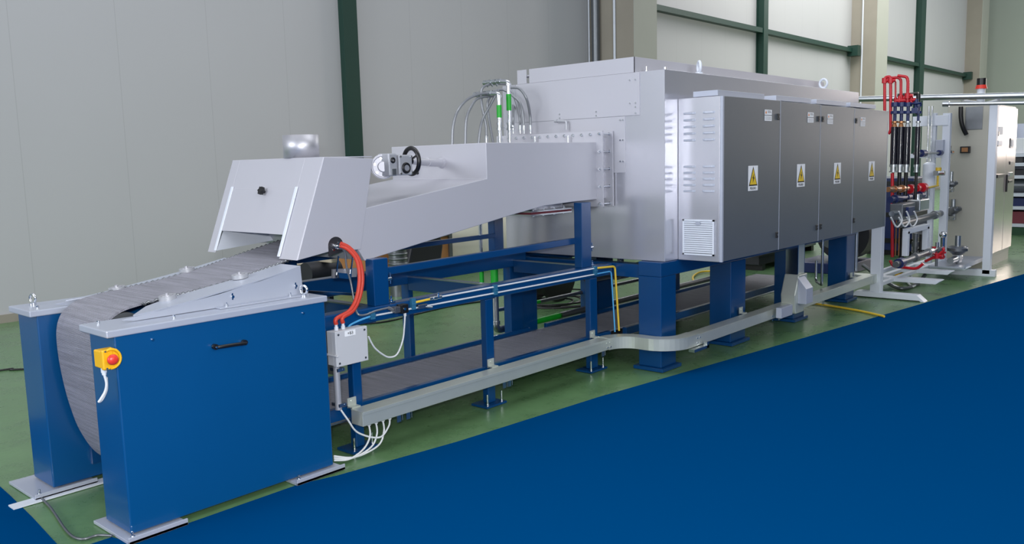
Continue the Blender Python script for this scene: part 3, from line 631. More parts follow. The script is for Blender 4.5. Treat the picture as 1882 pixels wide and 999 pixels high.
for x0 in (3.04,4.06,5.22):
    mb = MB(); mb.box(x0,x0+.07,FY+.09,FYb-.03,.69,.79); cb = obj('cross_beam', mb, M_NAVY, fr, .003)
    mb = MB(); mb.box(x0-.005,x0,FY+.09,FYb-.03,.786,.795); obj('edge_strip', mb, M_ZINC, cb)
# stub posts and upper rails
s1 = PY(705,545,FY+.05)
for x0,x1,z1,yy in ((3.04,3.15,1.07,FY+.01),(5.02,5.14,1.285,FY+.02),(5.02,5.13,1.30,FYb-.01),(3.04,3.14,1.07,FYb-.01)):
    mb = MB(); mb.box(x0,x1,yy,yy+.07,.80 if yy<4 else .86,z1); sp = obj('stub_post', mb, M_NAVY, fr, .004)
    if yy < 4:
        mb = MB(); mb.box(x1,x1+.04,yy-.005,yy+.06,.80,.812); mb.hexbolt((x1+.02,yy+.01,.812),(0,0,1),.012,.012,.02); obj('fixing_bolt', mb, M_CHR, sp); mb = MB(); mb.cyl((x1+.02,yy+.01,.915),(x1+.02,yy+.01,.98),.006,seg=8); mb.hexbolt((x1-.005,yy+.01,.945),(1,0,0),.012,.03); obj('adjusting_bolt', mb, M_CHR, sp)
mb = MB(); a = PY(725,493,FY+.09); b = PY(1066,441,FY+.09); mb.bar((3.15,FY+.10,a.z-.01),(5.03,FY+.10,b.z),.04,.045); obj('upper_rail', mb, M_NAVY, fr, .004)
mb = MB(); mb.bar((3.14,FYb+.0,1.0),(5.03,FYb+.0,1.01),.035,.035); obj('upper_rail', mb, M_NAVY, fr, .004)
mb = MB(); mb.bar((2.62,FYb-.06,.90),(3.03,FY+.12,.86),.01,.014); obj('tie_rod', mb, M_CHR, fr)

# ================================================================== TRUNKING (galvanised wireway)
tr = thing('cable_trunking', 'long galvanised cable trunking running low along the machine front', 'cable trunking', (5.5,3.4,.17))
T1a, T1b, TH = 3.60, 3.70, .078
za = .186; 
mb = MB(); mb.box(2.79,5.12,T1a,T1b,za,za+TH); s1 = obj('straight_section', mb, M_GALV, tr, .003)
mb = MB(); mb.box(2.79,5.12,T1a-.003,T1b+.003,za+TH,za+TH+.004); mb.box(2.79,5.12,T1a-.0045,T1a-.002,za+TH-.014,za+TH+.004); obj('cover', mb, M_GALV, s1, .001)
# S bend
def off_path(w):
    C = [(5.12,3.65)]
    for k_ in range(1,11):
        t_ = math.pi/2*k_/10; C.append((5.12+.2*math.sin(t_), 3.45+.2*math.cos(t_)))
    for k_ in range(0,11):
        t_ = math.pi/2*k_/10; C.append((5.52-.2*math.cos(t_), 3.395-.2*math.sin(t_)))
    C.append((5.64,3.195)); out = []
    for i_,p in enumerate(C):
        a_ = Vector(C[max(i_-1,0)]); b_ = Vector(C[min(i_+1,len(C)-1)]); d_ = (b_-a_).normalized(); out.append((p[0]+d_.y*w, p[1]-d_.x*w))
    return out
A = off_path(.05); Bp = off_path(-.05)
mb = MB(); mb.prism(A+Bp[::-1],'z',za-.004,za+TH+.004); sb = obj('s_bend', mb, M_GALV, tr)
mb = MB(); mb.prism(off_path(.054)+off_path(-.054)[::-1],'z',za+TH+.004,za+TH+.008); obj('cover', mb, M_GALV, sb)
for x,y in ((5.09,3.5985),(5.13,3.5975),(5.62,3.145),(5.66,3.145)):
    mb = MB()
    for dz in (.02,.055): mb.cyl((x,y+.003,za+dz),(x,y-.004,za+dz),.006,seg=10)
    obj('joint_screw', mb, M_CHR, tr)
T2 = 3.145
mb = MB(); mb.box(5.64,9.42,T2,T2+.10,za-.004,za+TH); s2 = obj('straight_section', mb, M_GALV, tr, .003)
mb = MB(); mb.box(5.64,9.42,T2-.003,T2+.103,za+TH,za+TH+.004); obj('cover', mb, M_GALV, s2, .001)
mb = MB(); mb.box(9.42,9.58,T2-.003,T2+.25,za-.01,za+TH+.004); obj('end_box', mb, M_GALV, tr, .002)
for x,y in ((2.83,T1a),(3.97,T1b),(5.10,T1b),(6.62,T2+.1),(7.9,T2+.1),(9.2,T2+.1)):
    mb = MB(); yy = y if y>3.62 or y<3.4 else T1b; mb.box(x-.03,x+.03,yy+.002,yy+.045,za+TH+.004,za+TH+.010); mb.box(x-.03,x+.03,yy+.04,yy+.046,za+TH,za+TH+.055); mb.hexbolt((x,yy+.04,za+TH+.035),(0,-1,0),.008,.005); obj('wall_bracket', mb, M_GALV, tr)
for x in (3.05,3.12,3.95,4.0,5.05,5.75,7.1,8.1):
    yy = T1a+.05 if x<5.1 else T2+.05; mb = MB(); mb.box(x,x+.03,yy-.03,yy-.025,za-.045,za); mb.cyl((x+.04,yy-.03,za-.04),(x+.04,yy-.03,za),.003,seg=6); obj('hanger', mb, M_ZINC, tr)
mb = MB(); mb.box(5.50,5.72,3.10,3.15,za-.03,za-.008); mb.box(5.69,5.72,3.10,3.13,za-.03,za+.02); obj('bracket_arm', mb, M_ZINC, tr)
# vertical drop and angled elbow
cx = PY(1465,560,T2-.03)
vt = thing('riser_trunking', 'vertical galvanised trunking dropping from the cabinets into the low trunking', 'cable trunking', (7.3,3.15,.2))
vx = 7.40
mb = MB(); mb.box(vx,vx+.16,3.13,3.23,.48,.826); obj('riser', mb, M_GALV, vt, .003)
mb = MB(); mb.box(vx-.01,vx,3.12,3.235,.48,.826); obj('riser_lip', mb, M_CHR, vt)
mb = MB(); mb.prism([(vx-.02,.52),(vx+.16,.52),(vx+.16,.44),(vx+.10,.34),(vx+.10,.17),(vx-.08,.17),(vx-.10,.34)],'y',3.10,3.24); eb = obj('elbow', mb, M_GALV, vt, .01)
mb = MB(); mb.prism([(3.10,.50),(3.02,.40),(3.02,.262),(3.10,.262)],'x',vx-.05,vx+.10); mb.v; obj('front_cover', mb, M_LID, vt, .003)
a = PY(1438,562,3.08); mb = MB(); mb.box(6.90,7.13,3.05,3.10,.20,.29); obj('end_cap', mb, M_LID, vt, .003)
for dx in (-.06,.22):
    for z in (.17,.21):
        mb = MB(); mb.cyl((a.x+dx,T2-.001,z),(a.x+dx,T2-.006,z),.007,seg=8); obj('screw', mb, M_CHR, vt)

# ================================================================== GAS TUBES on the rail
RY = FY-.012
def py(p, Y=RY): return PY(p[0],p[1],Y)
tb = thing('gas_tube', 'upper yellow and silver gas tube clipped along the front rail', 'tube', tuple(py((1090,493))), 'gas tubes on the front rail')
p1, p2, p3, p4, p5 = py((760,556)), py((805,546)), py((1092,493)), py((1130,489)), py((1138,618))
mb = MB(); mb.tube([p2,(p2+p3)/2,p3],.0055,10,sm=False); obj('steel_run', mb, M_ROD, tb)
mb = MB(); q4 = V(p4.x,RY,p4.z); q5 = V(p4.x+.005,RY-.03,.27); mb.bend([p3,q4,q5],.0085,.03); obj('yellow_sleeve', mb, M_YTUB, tb)
mb = MB(); mb.tube([p1,p2],.0075,10,sm=False); obj('yellow_sleeve', mb, M_YTUB, tb)
mb = MB(); v_ = py((797,547)); d_ = (p3-p2).normalized(); mb.cyl(v_-d_*.04,v_+d_*.06,.012); mb.cyl(v_-d_*.01,v_+d_*.02,.017,seg=6); mb.cyl(v_+V(.03,-.01,0),v_+V(.03,-.01,.03),.007); obj('fitting', mb, M_CHR, tb)
tb2 = thing('gas_tube', 'lower blue and silver gas tube clipped along the front rail', 'tube', tuple(py((1089,504))), 'gas tubes on the front rail')
a, b, c, d, e = py((640,598)), py((681,581)), py((1092,504)), py((1128,497)), py((1131,620))
mb = MB(); mb.tube([b,(b+c)/2,c],.0055,10,sm=False); obj('steel_run', mb, M_ROD, tb2)
mb = MB(); mb.bend([c,V(p4.x-.05,RY,d.z),V(p4.x-.05,RY-.03,.27)],.006,.03); obj('blue_sleeve', mb, M_BTUB, tb2)
mb = MB(); mb.tube([b,(b+a)/2+V(0,0,.003),a+V(0,-.01,0),a+V(-.03,-.03,-.03)],.006,10); obj('blue_sleeve', mb, M_BTUB, tb2)
mb = MB(); v_ = py((770,563)); mb.box(v_.x-.02,v_.x+.05,RY-.02,RY+.005,v_.z-.012,v_.z+.012); mb.cyl(v_+V(.03,-.012,-.004),v_+V(.08,-.03,-.012),.006); obj('valve', mb, M_ZINC, tb2, .002)
for i,p in enumerate(((682,579),(757,558),(908,532),(1092,497))):
    q = py(p,FY-.004); h = .022 if i==0 else .034; lab = ['teal tube clip nearest the grey junction box','teal tube clip beside the black solenoid valve','teal tube clip halfway along the front rail','teal tube clip nearest the furnace leg'][i]
    mb = MB(); mb.box(q.x-.016,q.x+.016,FY-.024,FY-.001,q.z-h,q.z+h); mb.box(q.x-.019,q.x+.019,FY-.027,FY-.022,q.z-.004,q.z+.004); single('tube_clip', mb, M_CLIP, lab, 'clip', 'tube clips on the front rail', .002)
# solenoid and its feed
so = thing('solenoid_valve', 'black solenoid valve with a white cable on the front rail', 'valve', tuple(py((735,567))))
q = py((735,567),FY-.02)
mb = MB(); mb.box(q.x-.055,q.x-.012,q.y-.022,q.y+.018,q.z-.018,q.z+.018); obj('valve_body', mb, M_IRON, so, .003)
mb = MB(); mb.box(q.x-.012,q.x+.042,q.y-.03,q.y+.018,q.z-.026,q.z+.026); cl = obj('coil', mb, M_BLK, so, .004)
mb = MB(); mb.cyl((q.x+.01,q.y-.03,q.z),(q.x+.01,q.y-.034,q.z),.008); obj('coil_screw', mb, M_CHR, cl)
mb = MB(); e0 = q+V(.028,-.01,-.026); mb.cyl(e0,e0+V(0,0,-.02),.009,seg=10); jx = PY(677,618,3.66)
w1_ = PY(740,625,3.70); w2_ = PY(730,650,3.69); w3_ = PY(705,652,3.68); w4_ = PY(688,638,3.67)
mb.tube([e0+V(0,0,-.015),PY(743,600,3.71),w1_,w2_,PY(717,656,3.685),w3_,w4_,jx],.0052,8); obj('cable', mb, M_WCAB, so, label='white cable hanging in a loop')
mb = MB(); f0 = py((720,564),FY-.02); mb.cyl(f0+V(-.025,0,0),q+V(-.05,0,0),.010,seg=8)
mb.tube([f0+V(-.02,0,0),py((690,571),FY-.03),py((672,578),FY-.03),py((658,577),FY-.03),PY(652,560,3.77),PY(645,520,3.80),PY(637,490,3.80),PY(634,465,3.79),PY(628,455,3.79)],.0058,8); obj('flexible_line', mb, M_HOSE, so, label='grey flexible line running up to the hood burner')
# junction box
jb = thing('junction_box', 'light grey junction box marked +B3 beside the nearest pedestal', 'junction box', (2.76,3.66,.55))
j1 = PY(617,611,3.62)
mb = MB(); mb.box(2.640,2.655,3.60,3.76,.60,.61); mb.box(2.655,2.862,3.648,3.70,.545,.730); obj('base', mb, M_BOX, jb, .004)
mb = MB(); mb.box(2.652,2.866,3.62,3.645,.542,.733); cv = obj('cover', mb, M_BOX, jb, .003)
for x in (2.672,2.846):
    for z in (.560,.715):
        mb = MB(); mb.cyl((x,3.62,z),(x,3.617,z),.006,seg=12); obj('screw', mb, M_IRON, cv)
mb = MB(); mb.box(2.715,2.785,3.6185,3.62,.698,.727); lb = obj('label_plate', mb, M_LBL, cv)
text_on('marking','+B3',.024,(2.75,3.6180,.7125),M_INK,lb)
for i,px in enumerate((631,647)):
    q = V(2.70+.045*i,3.672,.730); mb = MB(); mb.cyl(q,q+V(0,0,.018),.012,seg=6); mb.cyl(q+V(0,0,.018),q+V(0,0,.032),.008,seg=12); obj('cable_gland', mb, M_WHT, jb)
# conduit below box
cd = thing('conduit_pipe', 'shiny metal conduit below the junction box', 'conduit', (2.715,3.68,.27))
mb = MB(); mb.cyl((2.70,3.69,.545),(2.70,3.69,.29),.018,seg=20); obj('pipe', mb, M_ALU, cd)
for z in (.51,.315):
    mb = MB(); mb.box(2.69,2.735,3.665,3.735,z-.008,z+.010); mb.hexbolt((2.728,3.672,z),(0,-1,0),.008,.008); obj('pipe_clamp', mb, M_ZINC, cd)
# red sleeved hoses
for i,(px,lab) in enumerate(((631,'left red sleeved hose dropping from the hood to the junction box'),(647,'right red sleeved hose dropping from the hood to the junction box'))):
    e = V(2.70+.045*i,3.672,.762); dd = .012*i
    s_ = PY(625,451,TY-.06)
    mb = MB(); mb.tube([s_+V(0,-.005*i,dd),PY(640+3*i,458-2*i,3.74),PY(656+4*i,478,3.72),PY(661+5*i,510,3.71),PY(656+5*i,545,3.70),PY(643+6*i,570,3.69),e+V(.005-.004*i,0,.03),e],.0115,12)
    single('red_hose', mb, M_RHOSE, lab, 'hose', 'red hoses at the hood')
# white cables into the trunking from below
for i in range(4):
    x = 2.90+.05*i-.03; g0 = V(x,3.65,za)
    mb = MB(); mb.cyl(g0,g0+V(0,0,-.022),.011,seg=8); lab = ['leftmost','second','third','rightmost'][i]
    if i < 3: mb.tube([g0+V(0,0,-.02),g0+V(-.005,-.01,-.08),g0+V(-.06,-.02,-.135-.005*i),g0+V(-.16-.03*i,-.02,-.165),V(2.63,3.66,.03+.012*i),V(2.52,3.74,.04)][:5],.0055,8)
    else: mb.tube([g0+V(0,0,-.02),g0+V(-.02,-.01,-.06),g0+V(-.10,-.02,-.10),V(2.80,3.66,.14),V(2.74,3.67,.23),V(2.705,3.69,.30)],.0055,8)
    single('white_cable', mb, M_WCAB, '%s of the four white cables under the end of the low trunking' % lab, 'cable', 'white cables under the trunking end')

# ================================================================== HOSES & WATER PIPES over tunnel
YH = 4.50
def riser(px, py0, pyb, g0, g1, lab):
    a = PY(px,262,YH); x = a.x; zt = PY(px,py0,YH).z
    t = thing('water_riser', lab, 'pipe', (x,YH,1.72), 'water risers above the tunnel')
    mb = MB(); mb.bend([(x,YH,1.70),(x,YH,zt),(x,YH+.09,zt+.01)],.016,.02,14); mb.cyl((x,YH,zt-.015),(x,YH,zt-.03),.022); obj('pipe', mb, M_CHR, t)
    z0, z1 = PY(px,g1,YH).z, PY(px,g0,YH).z
    mb = MB(); mb.cyl((x,YH,z0),(x,YH,z1),.020,seg=24); obj('green_band', mb, M_GPIPE, t)
    mb = MB(); zv = PY(px,pyb,YH).z; mb.cyl((x,YH,zv-.03),(x,YH,zv-.012),.026,seg=6); mb.cyl((x,YH,zv-.012),(x,YH,zv+.012),.018,seg=12); mb.cyl((x,YH,zv+.012),(x,YH,zv+.03),.024,seg=6); mb.box(x-.01,x+.01,YH-.05,YH-.02,zv-.012,zv-.006); obj('union', mb, M_ZINC, t)
    mb = MB()
    mb.cyl((x,YH+.08,zt+.01),(x,YH+.12,zt+.01),.020,seg=8)
    for k_ in range(3): mb.cyl((x,YH+.13+.05*k_,zt+.01),(x,YH+.16+.05*k_,zt+.01),.020,seg=8); mb.cyl((x,YH+.14+.05*k_,zt+.01),(x+.03,YH+.145+.05*k_,zt-.02),.008,seg=6)
    mb.cyl((x,YH+.12,zt+.01),(x,YH+.27,zt+.01),.013,seg=8); obj('manifold', mb, M_ZINC, t)
    return V(x,YH,zt)
ra = riser(919,172,232,193,216,'shorter water riser with green band above the tunnel, left one')
rb = riser(937,150,232,173,203,'taller water riser with green band above the tunnel, right one')
def hose(pts, lab, fit=True):
    t = thing('braided_hose', lab, 'hose', tuple(pts[-1]), 'braided hoses above the tunnel')
    mb = MB(); mb.tube(pts,.0105,10,n=10); obj('hose', mb, M_HOSE, t)
    if fit:
        e = Vector(pts[-1]); mb = MB(); mb.cyl(e+V(0,0,.01),e-V(0,0,.03),.014,seg=10); mb.cyl(e-V(0,0,.03),e-V(0,0,.06),.009,seg=8); obj('fitting', mb, M_CHR, t)
def hp(p, Y): return PY(p[0],p[1],Y)
z_ = 1.70
hose([hp((912,173),4.62),hp((885,172),4.6),hp((860,182),4.55),hp((842,202),4.5),hp((833,230),4.5),V(hp((831,262),4.5).x,4.5,1.735)],'leftmost braided hose arching down beside the tunnel top',False)
hose([hp((912,176),4.66),hp((880,180),4.6),hp((866,196),4.6),hp((857,220),4.6),V(hp((855,262),4.6).x,4.6,1.735)],'second braided hose from the left, inside the widest arch',False)
hose([hp((930,154),4.72),hp((900,155),4.7),hp((885,165),4.66),hp((886,195),4.62),hp((893,230),4.6),V(hp((894,262),4.6).x,4.6,1.79)],'braided hose curling from the taller riser down to the tunnel corner')
hose([hp((916,166),4.62),hp((900,195),4.6),hp((885,225),4.58),V(hp((879,262),4.58).x,4.58,1.735)],'braided hose slanting down left from the shorter riser',False)
hose([hp((912,168),4.7),hp((897,185),4.7),hp((898,215),4.7),V(hp((907,262),4.7).x,4.7,1.735)],'braided hose dropping just left of the shorter riser',False)
xf = 5.36
def fp(px, py=232): return PX(px,py,xf)
hose([hp((938,161),4.62),hp((955,163),4.55),hp((968,182),4.5),fp(974,210),fp(975,232)],'rightmost braided hose curving down to the flange')
hose([hp((905,168),4.8),hp((925,165),4.78),hp((945,178),4.7),fp(958,195),fp(963,232)],'braided hose second from the right at the flange')
hose([hp((940,165),4.8),hp((948,185),4.75),fp(955,212),fp(956,232)],'braided hose third from the right at the flange')
hose([hp((940,170),4.85),hp((943,190),4.8),fp(943,212),fp(943,232)],'braided hose dropping just right of the taller riser')
for px in (943,956,963,975):
    pass
# ------------------------------------------------------------------ lower water pipes behind the frame
wp = thing('water_pipe', 'grey water pipe with elbow coming down behind the frame and a green stripe', 'pipe', tuple(PY(912,595,4.75)), 'water pipes behind the frame')
a = PY(911,410,4.80); b = PY(911,590,4.80); b.z = .20; c = PY(960,598,4.80); c.z = .185; d = PY(975,596,4.78); e = PY(1120,545,4.78)
mb = MB(); mb.bend([V(b.x,4.80,1.55),V(b.x,4.80,.185),V(c.x,4.80,.185)],.030,.06,16); mb.cyl(V(b.x,4.80,b.z+.07),V(b.x,4.80,b.z+.04),.037); mb.cyl(c+V(-.05,0,0),c+V(.0,0,0),.037); obj('pipe', mb, M_ZINC, wp)
mb = MB(); mb.cyl(V(b.x,4.80,1.60),V(b.x,4.80,.76),.0305); mb.v; obj('steel_sleeve', mb, M_STL, wp)
mb = MB(); z1_, z2_ = PY(911,495,4.78).z, PY(911,522,4.78).z; mb.cyl(V(b.x,4.80,z2_),V(b.x,4.80,z1_),.032); obj('green_band', mb, M_GPIPE, wp)
mb = MB(); mb.box(c.x,c.x+.13,4.74,4.83,c.z-.045,c.z+.045); obj('union_block', mb, M_IRON, wp, .01)
mb = MB(); mb.cyl((c.x+.12,4.79,c.z),(c.x+.52,4.79,c.z+.0),.030); obj('green_band', mb, M_GPIPE, wp)
mb = MB(); mb.cyl((c.x+.5,4.79,c.z),(9.3,4.79,c.z),.030); obj('grey_run', mb, M_IRON, wp)
wp2 = thing('water_pipe', 'thinner grey water pipe above the other behind the frame', 'pipe', tuple(PY(920,565,4.72)), 'water pipes behind the frame')
a = PY(884,480,4.9); c = PY(905,560,4.70); d = PY(985,560,4.78)
mb = MB(); x_ = PY(883,430,4.95).x; mb.cyl((x_,4.95,1.5),(x_,4.95,.5),.016); obj('riser', mb, M_CHR, wp2)
mb = MB(); z1_, z2_ = PY(883,495,4.95).z, PY(883,520,4.95).z; mb.cyl((x_,4.95,z2_),(x_,4.95,z1_),.019); obj('green_band', mb, M_GPIPE, wp2)
zz = PY(955,562,4.88).z; xx = PY(955,562,4.88).x
mb = MB(); mb.bend([(x_,4.95,.5),(x_,4.93,zz),(xx,4.88,zz)],.018,.04); mb.cyl((xx-.08,4.88,zz),(xx,4.88,zz),.024); obj('pipe', mb, M_ZINC, wp2)
mb = MB(); mb.box(xx,xx+.10,4.85,4.92,zz-.035,zz+.035); obj('union_block', mb, M_IRON, wp2, .008)
mb = MB(); mb.cyl((xx+.1,4.885,zz),(xx+.28,4.885,zz),.018); obj('green_band', mb, M_GPIPE, wp2)
mb = MB(); mb.cyl((xx+.28,4.885,zz),(9.3,4.90,zz),.018); obj('grey_run', mb, M_IRON, wp2)
# ================================================================== GAS SKID
SX = 10.45; SY = 3.15
def sx(p, X=SX): return PX(p[0],p[1],X)
def sy(p, Y=SY): return PY(p[0],p[1],Y)
sf = thing('gas_skid_frame', 'white welded frame carrying the red gas pipes right of the cabinets', 'frame', (10.8,3.0,0))
f1 = PZ(1571,541,.0); f2 = PZ(1697,556,.0)
FX = 9.62
mb = MB(); mb.prism([(2.64,.0),(2.68,.0),(2.70,.012),(3.38,.012),(3.40,0),(3.44,0),(3.36,.07),(2.72,.07)],'x',FX-.06,FX+.06); obj('foot', mb, M_WHT, sf, .004)
p = PX(1611,520,FX); 
mb = MB(); mb.box(FX-.05,FX+.05,p.y-.055,p.y+.055,.07,1.35); obj('post', mb, M_WHT, sf, .004)
F2 = 12.0
q = PX(1815,500,F2); mb = MB(); mb.box(F2-.05,F2+.05,q.y-.035,q.y+.055,.03,PX(1815,190,F2).z); obj('post', mb, M_WHT, sf, .004)
mb = MB(); a = PX(1825,505,F2); b = PX(1690,490,F2); mb.box(F2-.05,F2+.05,a.y-.03,b.y,.0,.085); obj('foot', mb, M_WHT, sf, .004)
for px,w,zb in ((1738,.045,.08),(1714,.03,.08)):
    q = PX(px,300,F2); mb = MB(); mb.box(F2-.04,F2+.04,q.y-w,q.y+w,zb,PX(px,208,F2).z); obj('post', mb, M_WHT, sf, .003)
a = PX(1745,222,F2); b = PX(1680,210,F2); mb = MB(); mb.box(F2-.05,F2+.02,a.y,b.y,a.z-.055,a.z+.075); obj('top_beam', mb, M_WHT, sf, .003)
a = PX(1745,280,F2); mb = MB(); mb.box(F2-.02,F2+.02,a.y,PX(1655,280,F2).y,PX(1700,290,F2).z,PX(1700,282,F2).z); obj('rail', mb, M_WHT, sf, .003)
a = sx((1622,473),FX); mb = MB(); mb.box(FX,FX+1.2,p.y-.05,p.y-.01,.27,.31); mb.box(FX-.02,F2,3.28,3.34,.13,.17); mb.box(FX-.02,F2,p.y-.05,p.y+.0,.13,.17); obj('base_rail', mb, M_WHT, sf, .003)
# inverted U support
UY = 3.0
a, b, c, d = sy((1664,470),UY), sy((1664,425),UY), sy((1702,415),UY), sy((1700,462),UY)
mb = MB(); mb.bar(a,V(a.x,UY,b.z),.06,.07,(1,0,0)); mb.bar(V(a.x-.03,UY,b.z),V(c.x+.03,UY,b.z),.06,.06); mb.bar(V(c.x,UY,b.z),V(c.x,UY,a.z),.06,.07,(1,0,0)); obj('pipe_support', mb, M_WHT, sf, .003)
# cross plates at floor level
for x0,w,y0,y1 in ((10.05,.16,2.62,3.3),(10.9,.14,2.72,3.3),(11.4,.14,2.66,3.3)):
    mb = MB(); mb.prism([(y0,.17),(y0+.05,.13),(y1,.13),(y1,.175),(y0+.02,.175)],'x',x0,x0+w); obj('cross_plate', mb, M_WHT, sf, .003)
# filter cylinders
labs = ['black gas cylinder closest to the last cabinet door','middle one of the three joined black gas cylinders','rightmost of the three joined black gas cylinders','slim black gas cylinder standing apart on the right']
for i,(px,r) in enumerate(((1643,.038),(1655,.038),(1667,.037),(1686,.028))):
    zt = sx((px,233)).z; zb = sx((px,302)).z; y = sx((px,265)).y
    t = thing('gas_cylinder', labs[i], 'cylinder', (SX,y,zb-.1), 'black gas cylinders')
    mb = MB(); mb.cyl((SX,y,zb),(SX,y,zt),r,seg=32); obj('barrel', mb, M_CYL, t, .003)
    mb = MB(); mb.cyl((SX,y,zb-.03),(SX,y,zb),r*1.12,seg=12); mb.cyl((SX,y,zb-.075),(SX,y,zb-.03),r*.9,seg=8); mb.cyl((SX,y,zb-.09),(SX,y,zb-.075),r*1.15,seg=16); obj('lower_fitting', mb, M_ZINC, t)
    mb = MB(); mb.cyl((SX,y,zt),(SX,y,zt+.045),r*.8,r*.5,seg=16); mb.cyl((SX,y,zt+.045),(SX,y,zt+.065),r*.95,seg=8); obj('top_fitting', mb, M_BRASS if i<2 else M_ZINC, t)
    mb = MB(); mb.cyl((SX,y,zt+.065),(SX,y,sx((px,188)).z),r*.5,seg=12); mb.cyl((SX,y,sx((px,209)).z),(SX,y,sx((px,204)).z),r*1.25,seg=16); mb.cyl((SX,y,sx((px,196)).z),(SX,y,sx((px,188)).z),r*1.2,seg=8); obj('valve_stem', mb, M_DNAV, t)
    mb = MB(); mb.cyl((SX,y,sx((px,380)).z),(SX,y,zb-.09),r*(.6 if i!=0 else .35),seg=10); obj('down_pipe', mb, M_BLK if i else M_MAR, t)
mb = MB(); a = sx((1684,190)); mb.torus(a,(0,0,1),.05,.012,18,8); mb.cyl(a-V(0,0,.08),a+V(0,0,.05),.022); mb.box(a.x-.05,a.x+.05,a.y-.035,a.y+.035,a.z-.11,a.z-.05); single('gate_valve', mb, M_DNAV, 'dark blue gate valve above the slim black cylinder', 'valve')
# red pipes
def redpipe(pts, r, lab, X=SX, valves=()):
    P3 = [PX(p[0],p[1],X) for p in pts]; t = thing('red_gas_pipe', lab, 'pipe', tuple(P3[-1]), 'red gas pipes')
    mb = MB(); mb.bend(P3, r, .06, 12); obj('pipe', mb, M_RED, t)
    for v in valves:
        c = PX(v[0],v[1],X); mb = MB(); mb.cyl(c-V(0,0,.03),c+V(0,0,.03),r*1.9,seg=8); mb.cyl(c-V(.0,.06,0),c+V(0,.02,0),r*1.1,seg=8); obj('coupling', mb, M_RED, t)
redpipe([(1626,300),(1626,142),(1637,140),(1637,240),(1633,246)],.017,'leftmost red gas pipe looping over in an inverted U',SX,[(1626,148),(1637,148)])
redpipe([(1638,143),(1650,142),(1656,146),(1656,190)],.016,'red gas pipe with inverted U bend in the middle of the group',SX+.02,[(1656,180)])
redpipe([(1650,139),(1667,141),(1669,150),(1668,188)],.017,'rightmost red gas pipe bending down to the valves',SX-.03,[(1668,176)])
redpipe([(1646,144),(1646,205)],.010,'thin straight red gas pipe between the loops',SX+.05,[(1646,184)])
redpipe([(1640,318),(1640,472)],.018,'long straight red gas pipe beside the last cabinet going down to the base',SX-.1)
redpipe([(1636,478),(1641,489),(1685,494),(1697,484)],.016,'red gas pipe lying bent on the white base plate',SX-.6)
redpipe([(1700,480),(1722,470),(1735,460),(1733,455)],.016,'short red gas pipe by the lower valves',SX+.4,[(1722,470)])
mb = MB(); q = sx((1668,184)); mb.cyl(q+V(0,.12,0),q+V(0,-.09,0),.022,seg=10); mb.cyl(q+V(0,.09,-.02),q+V(0,.09,.05),.02,seg=8); mb.cyl(q+V(0,-.04,-.03),q+V(0,-.04,.05),.02,seg=8); single('red_valve', mb, M_RED, 'red valve body joining the pipes above the black cylinders', 'valve')
for k_,(px,lab) in enumerate(((1732,'lower red hand valve on the right'),(1716,'lower red hand valve on the left'))):
    q = sy((px,468),2.95); mb = MB(); mb.cyl(q-V(0,0,.05),q+V(0,0,.10),.022,seg=10); mb.cyl(q+V(0,0,.02),q+V(0,0,.04),.04,seg=12); mb.cyl(q+V(-.06,0,-.03),q+V(.06,0,-.03),.02,seg=10); single('red_valve', mb, M_RED, lab+' near the base of the skid', 'valve')
# horizontal pipe trains along X
def train(p, q, r, m, nm, lab, Y=SY, cat='pipe', fl=()):
    a, b = PY(p[0],p[1],Y), PY(q[0],q[1],Y); t = thing(nm, lab, cat, tuple((a+b)/2), 'pipe trains on the gas skid')
    mb = MB(); mb.cyl(a,b,r,seg=16); obj('pipe', mb, m, t); d = (b-a)
    for f,rr,w,m2 in fl:
        c = a+d*f; n_ = d.normalized(); mb = MB(); mb.cyl(c-n_*w,c+n_*w,rr,seg=14); obj('fitting', mb, m2, t)
train((1632,348),(1668,346),.030,M_BRASS,'brass_pipe','brown brass pipe left half behind the cabinet edge',SY,'pipe',((.3,.04,.02,M_BRASS),(.7,.045,.03,M_BRASS)))
train((1666,348),(1700,344),.028,M_RED,'red_valve_train','horizontal red valve train below the black cylinders',SY,'pipe',((.2,.055,.05,M_RED),(.55,.045,.03,M_RED),(.85,.06,.05,M_RED)))
train((1636,367),(1696,358),.036,M_DNAV,'blue_pipe','horizontal dark blue pipe under the red valve train',SY,'pipe',((.15,.05,.05,M_DNAV),(.5,.045,.05,M_DNAV),(.9,.05,.04,M_DNAV)))
train((1652,413),(1757,384),.040,M_IRON,'dark_gas_pipe','thick dark pipe climbing right toward the middle regulator',SY,'pipe',((.25,.05,.04,M_IRON),(.6,.055,.06,M_ZINC),(.75,.05,.03,M_BRASS)))
train((1646,486),(1722,458),.034,M_IRON,'dark_gas_pipe','thick dark pipe low over the white base rail',2.95,'pipe',((.1,.055,.06,M_DNAV),(.45,.05,.04,M_IRON),(.8,.05,.05,M_ZINC)))
train((1680,282),(1750,280),.016,M_ZINC,'thin_silver_pipe','thin silver pipe with small black lever at mid height',SY,'pipe',((.2,.045,.07,M_DNAV),(.65,.035,.05,M_DNAV),(.95,.035,.05,M_CHR)))
train((1700,346),(1724,341),.013,M_YTUB,'yellow_pipe','short yellow pipe by the upper regulator',SY)
a = sy((1723,341)); b = sy((1723,312)); mb = MB(); mb.cyl(a,V(a.x,SY,b.z),.013); mb.cyl(V(a.x,SY,b.z-.02),V(a.x,SY,b.z+.03),.04,seg=10); single('yellow_riser', mb, M_YTUB, 'upright yellow pipe rising from the yellow pipe run', 'pipe')
q = sy((1744,281)); mb = MB(); mb.cyl(q,q+V(0,0,.09),.022,.028,seg=10); single('black_lever', mb, M_BLK, 'small black lever on the thin silver pipe', 'lever')
